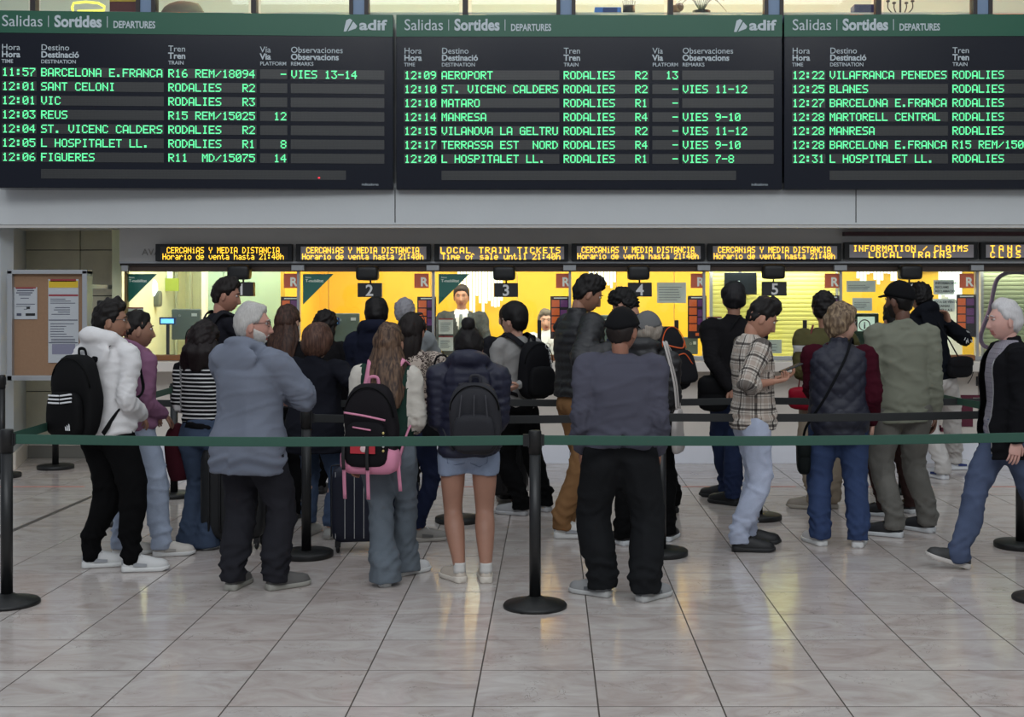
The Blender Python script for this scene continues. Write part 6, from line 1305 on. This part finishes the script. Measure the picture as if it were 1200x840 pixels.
# ------------------------------------------------------------------ suitcases
def suitcase(px, py, w, h, dp, c, label, yaw=0, style='ribs', handle=.25, c2=(200, 200, 200)):
    d_ = D(py); e = empty('suitcase', (X(px, d_), d_, 0), -math.radians(yaw), label, 'suitcase', 'suitcases in the queue'); M1 = cloth_mat('case_%d_%d_%d' % c, c, .5, spec=.4)
    V_, F_ = rbox((0, 0, .065+h/2), w/2, dp/2, h/2, 7, 36, 12); MB().add(V_, F_).obj('shell', M1, e, True)
    for s in (-1, 1):
        for t in (-1, 1):
            MB().add(*ell((s*w*.38, t*dp*.30, .028), (.014, .027, .028))).obj('wheel', M_black, e, True); box('wheel_fork', s*w*.38-.018, s*w*.38+.018, t*dp*.30-.018, t*dp*.30+.018, .04, .08, M_black, e)
    if style == 'stripes':
        lm = mat('case_stripe', c2, .6)
        for k in range(6):
            x = -w*.42+k*w*.168; MB().add(*tube([(x, -dp/2-.002+.012*(k in (0, 5)), .10), (x, -dp/2-.003+.012*(k in (0, 5)), .065+h/2), (x, -dp/2-.002+.012*(k in (0, 5)), h+.03)], [(.0022, .0015)]*3, 6, 2)).obj('stripe', lm, e)
    else:
        for k in range(5):
            x = -w*.34+k*w*.17; MB().add(*tube([(x, -dp/2+.000, .12), (x, -dp/2-.003, .065+h/2), (x, -dp/2, h+.01)], [.009]*3, 8, 2)).obj('rib', M1, e, True)
    MB().add(*tube([(-w/2, -dp*.1, .10), (-w/2-.001, -dp*.1, h), (-w*.40, -dp*.1, .065+h), (w*.40, -dp*.1, .065+h), (w/2+.001, -dp*.1, h), (w/2, -dp*.1, .10)], .004, 6, 3)).obj('zipper', M_black, e, True)
    MB().add(*tube([(-.05, 0, .06+h), (-.045, 0, .085+h), (.045, 0, .085+h), (.05, 0, .06+h)], [(.010, .006)]*4, 8, 3)).obj('top_handle', M_black, e, True)
    if handle:
        m_ = mat('handle_metal', (90, 92, 96), .4, .6)
        for s in (-1, 1): box('handle_tube', s*.07-.007, s*.07+.007, dp*.35-.006, dp*.35+.006, .05+h, .065+h+handle, m_, e)
        bevel(box('grip', -.085, .085, dp*.35-.013, dp*.35+.013, .06+h+handle, .09+h+handle, M_black, e), .006)
    return e
suitcase(276, 641, .42, .62, .26, (24, 25, 27), 'black ribbed suitcase behind the man in the blue-grey jacket', 0, 'ribs', .18)
suitcase(421, 645, .36, .50, .22, (24, 28, 46), 'navy suitcase with thin pale stripes behind the girl with the pink backpack', -8, 'stripes', .20)
suitcase(590, 589, .40, .62, .26, (24, 24, 26), 'black ribbed suitcase behind the woman in denim shorts', 0, 'ribs', 0)
# ------------------------------------------------------------------ clerks
p = person('clerk in a dark grey suit and tie behind window three', 541, 14.4, 1.80, 180, ((535, 519, 180), (550, 519, 180)), (170, 122, 98), tw=1.5, td=1.2, arms=('forward', 'forward'), seed=41,
    top=[dict(name='white_shirt', m=C('white_shirt', (214, 216, 220)), hem=-.02, ease=.004, sleeve='none', collar=.03), dict(name='suit_jacket', m=C('suit_grey', (64, 68, 70)), hem=-.08, ease=.028, se=.02)], legs=dict(m=C('suit_grey', (64, 68, 70))), shoes=SB, hair=hh(c=(60, 50, 44)))
bpy.data.objects[p.top.name].data.materials.append(MATS['cloth_white_shirt'])
for q in p.top.data.polygons:
    c_ = q.center; zz = c_.z-p.pel[2]
    if c_.y > .05 and abs(c_.x) < max(0, (zz-.26)*.28): q.material_index = 1
MB().add(*tube([(0, .125, p.pel[2]+.29*p.H), (0, .140, p.pel[2]+.25*p.H), (0, .150, p.pel[2]+.17*p.H)], [(.016, .006), (.018, .006), (.026, .006)], 8, 4, (0, 1, 0))).obj('tie', mat('tie', (96, 108, 110), .6), p.e, True)
p = person('clerk with grey hair and a white shirt seated behind window three', 640, 14.4, 1.52, 180, ((634, 519, 180), (646, 519, 180)), (190, 146, 126), arms=('forward', 'forward'), seed=42,
    top=dict(name='white_shirt', m=C('white_shirt', (214, 216, 220)), hem=-.04, ease=.02, collar=.03), legs=dict(m=C('suit_grey', (64, 68, 70))), shoes=SB, hair=hh(c=(120, 112, 100), c2=(80, 74, 66), t=(.030, .022), curly=1, curl=.005))
p = person('clerk in a pale yellow shirt behind the information window', 1044, 14.4, 1.62, 170, ((1038, 519, 180), (1050, 519, 180)), (150, 110, 90), arms=('forward', 'forward'), seed=43,
    top=dict(name='yellow_shirt', m=C('yellow_shirt', (214, 206, 140)), hem=-.04, ease=.026, collar=.03), legs=dict(m=C('suit_grey', (64, 68, 70))), shoes=SB, hair=hh())
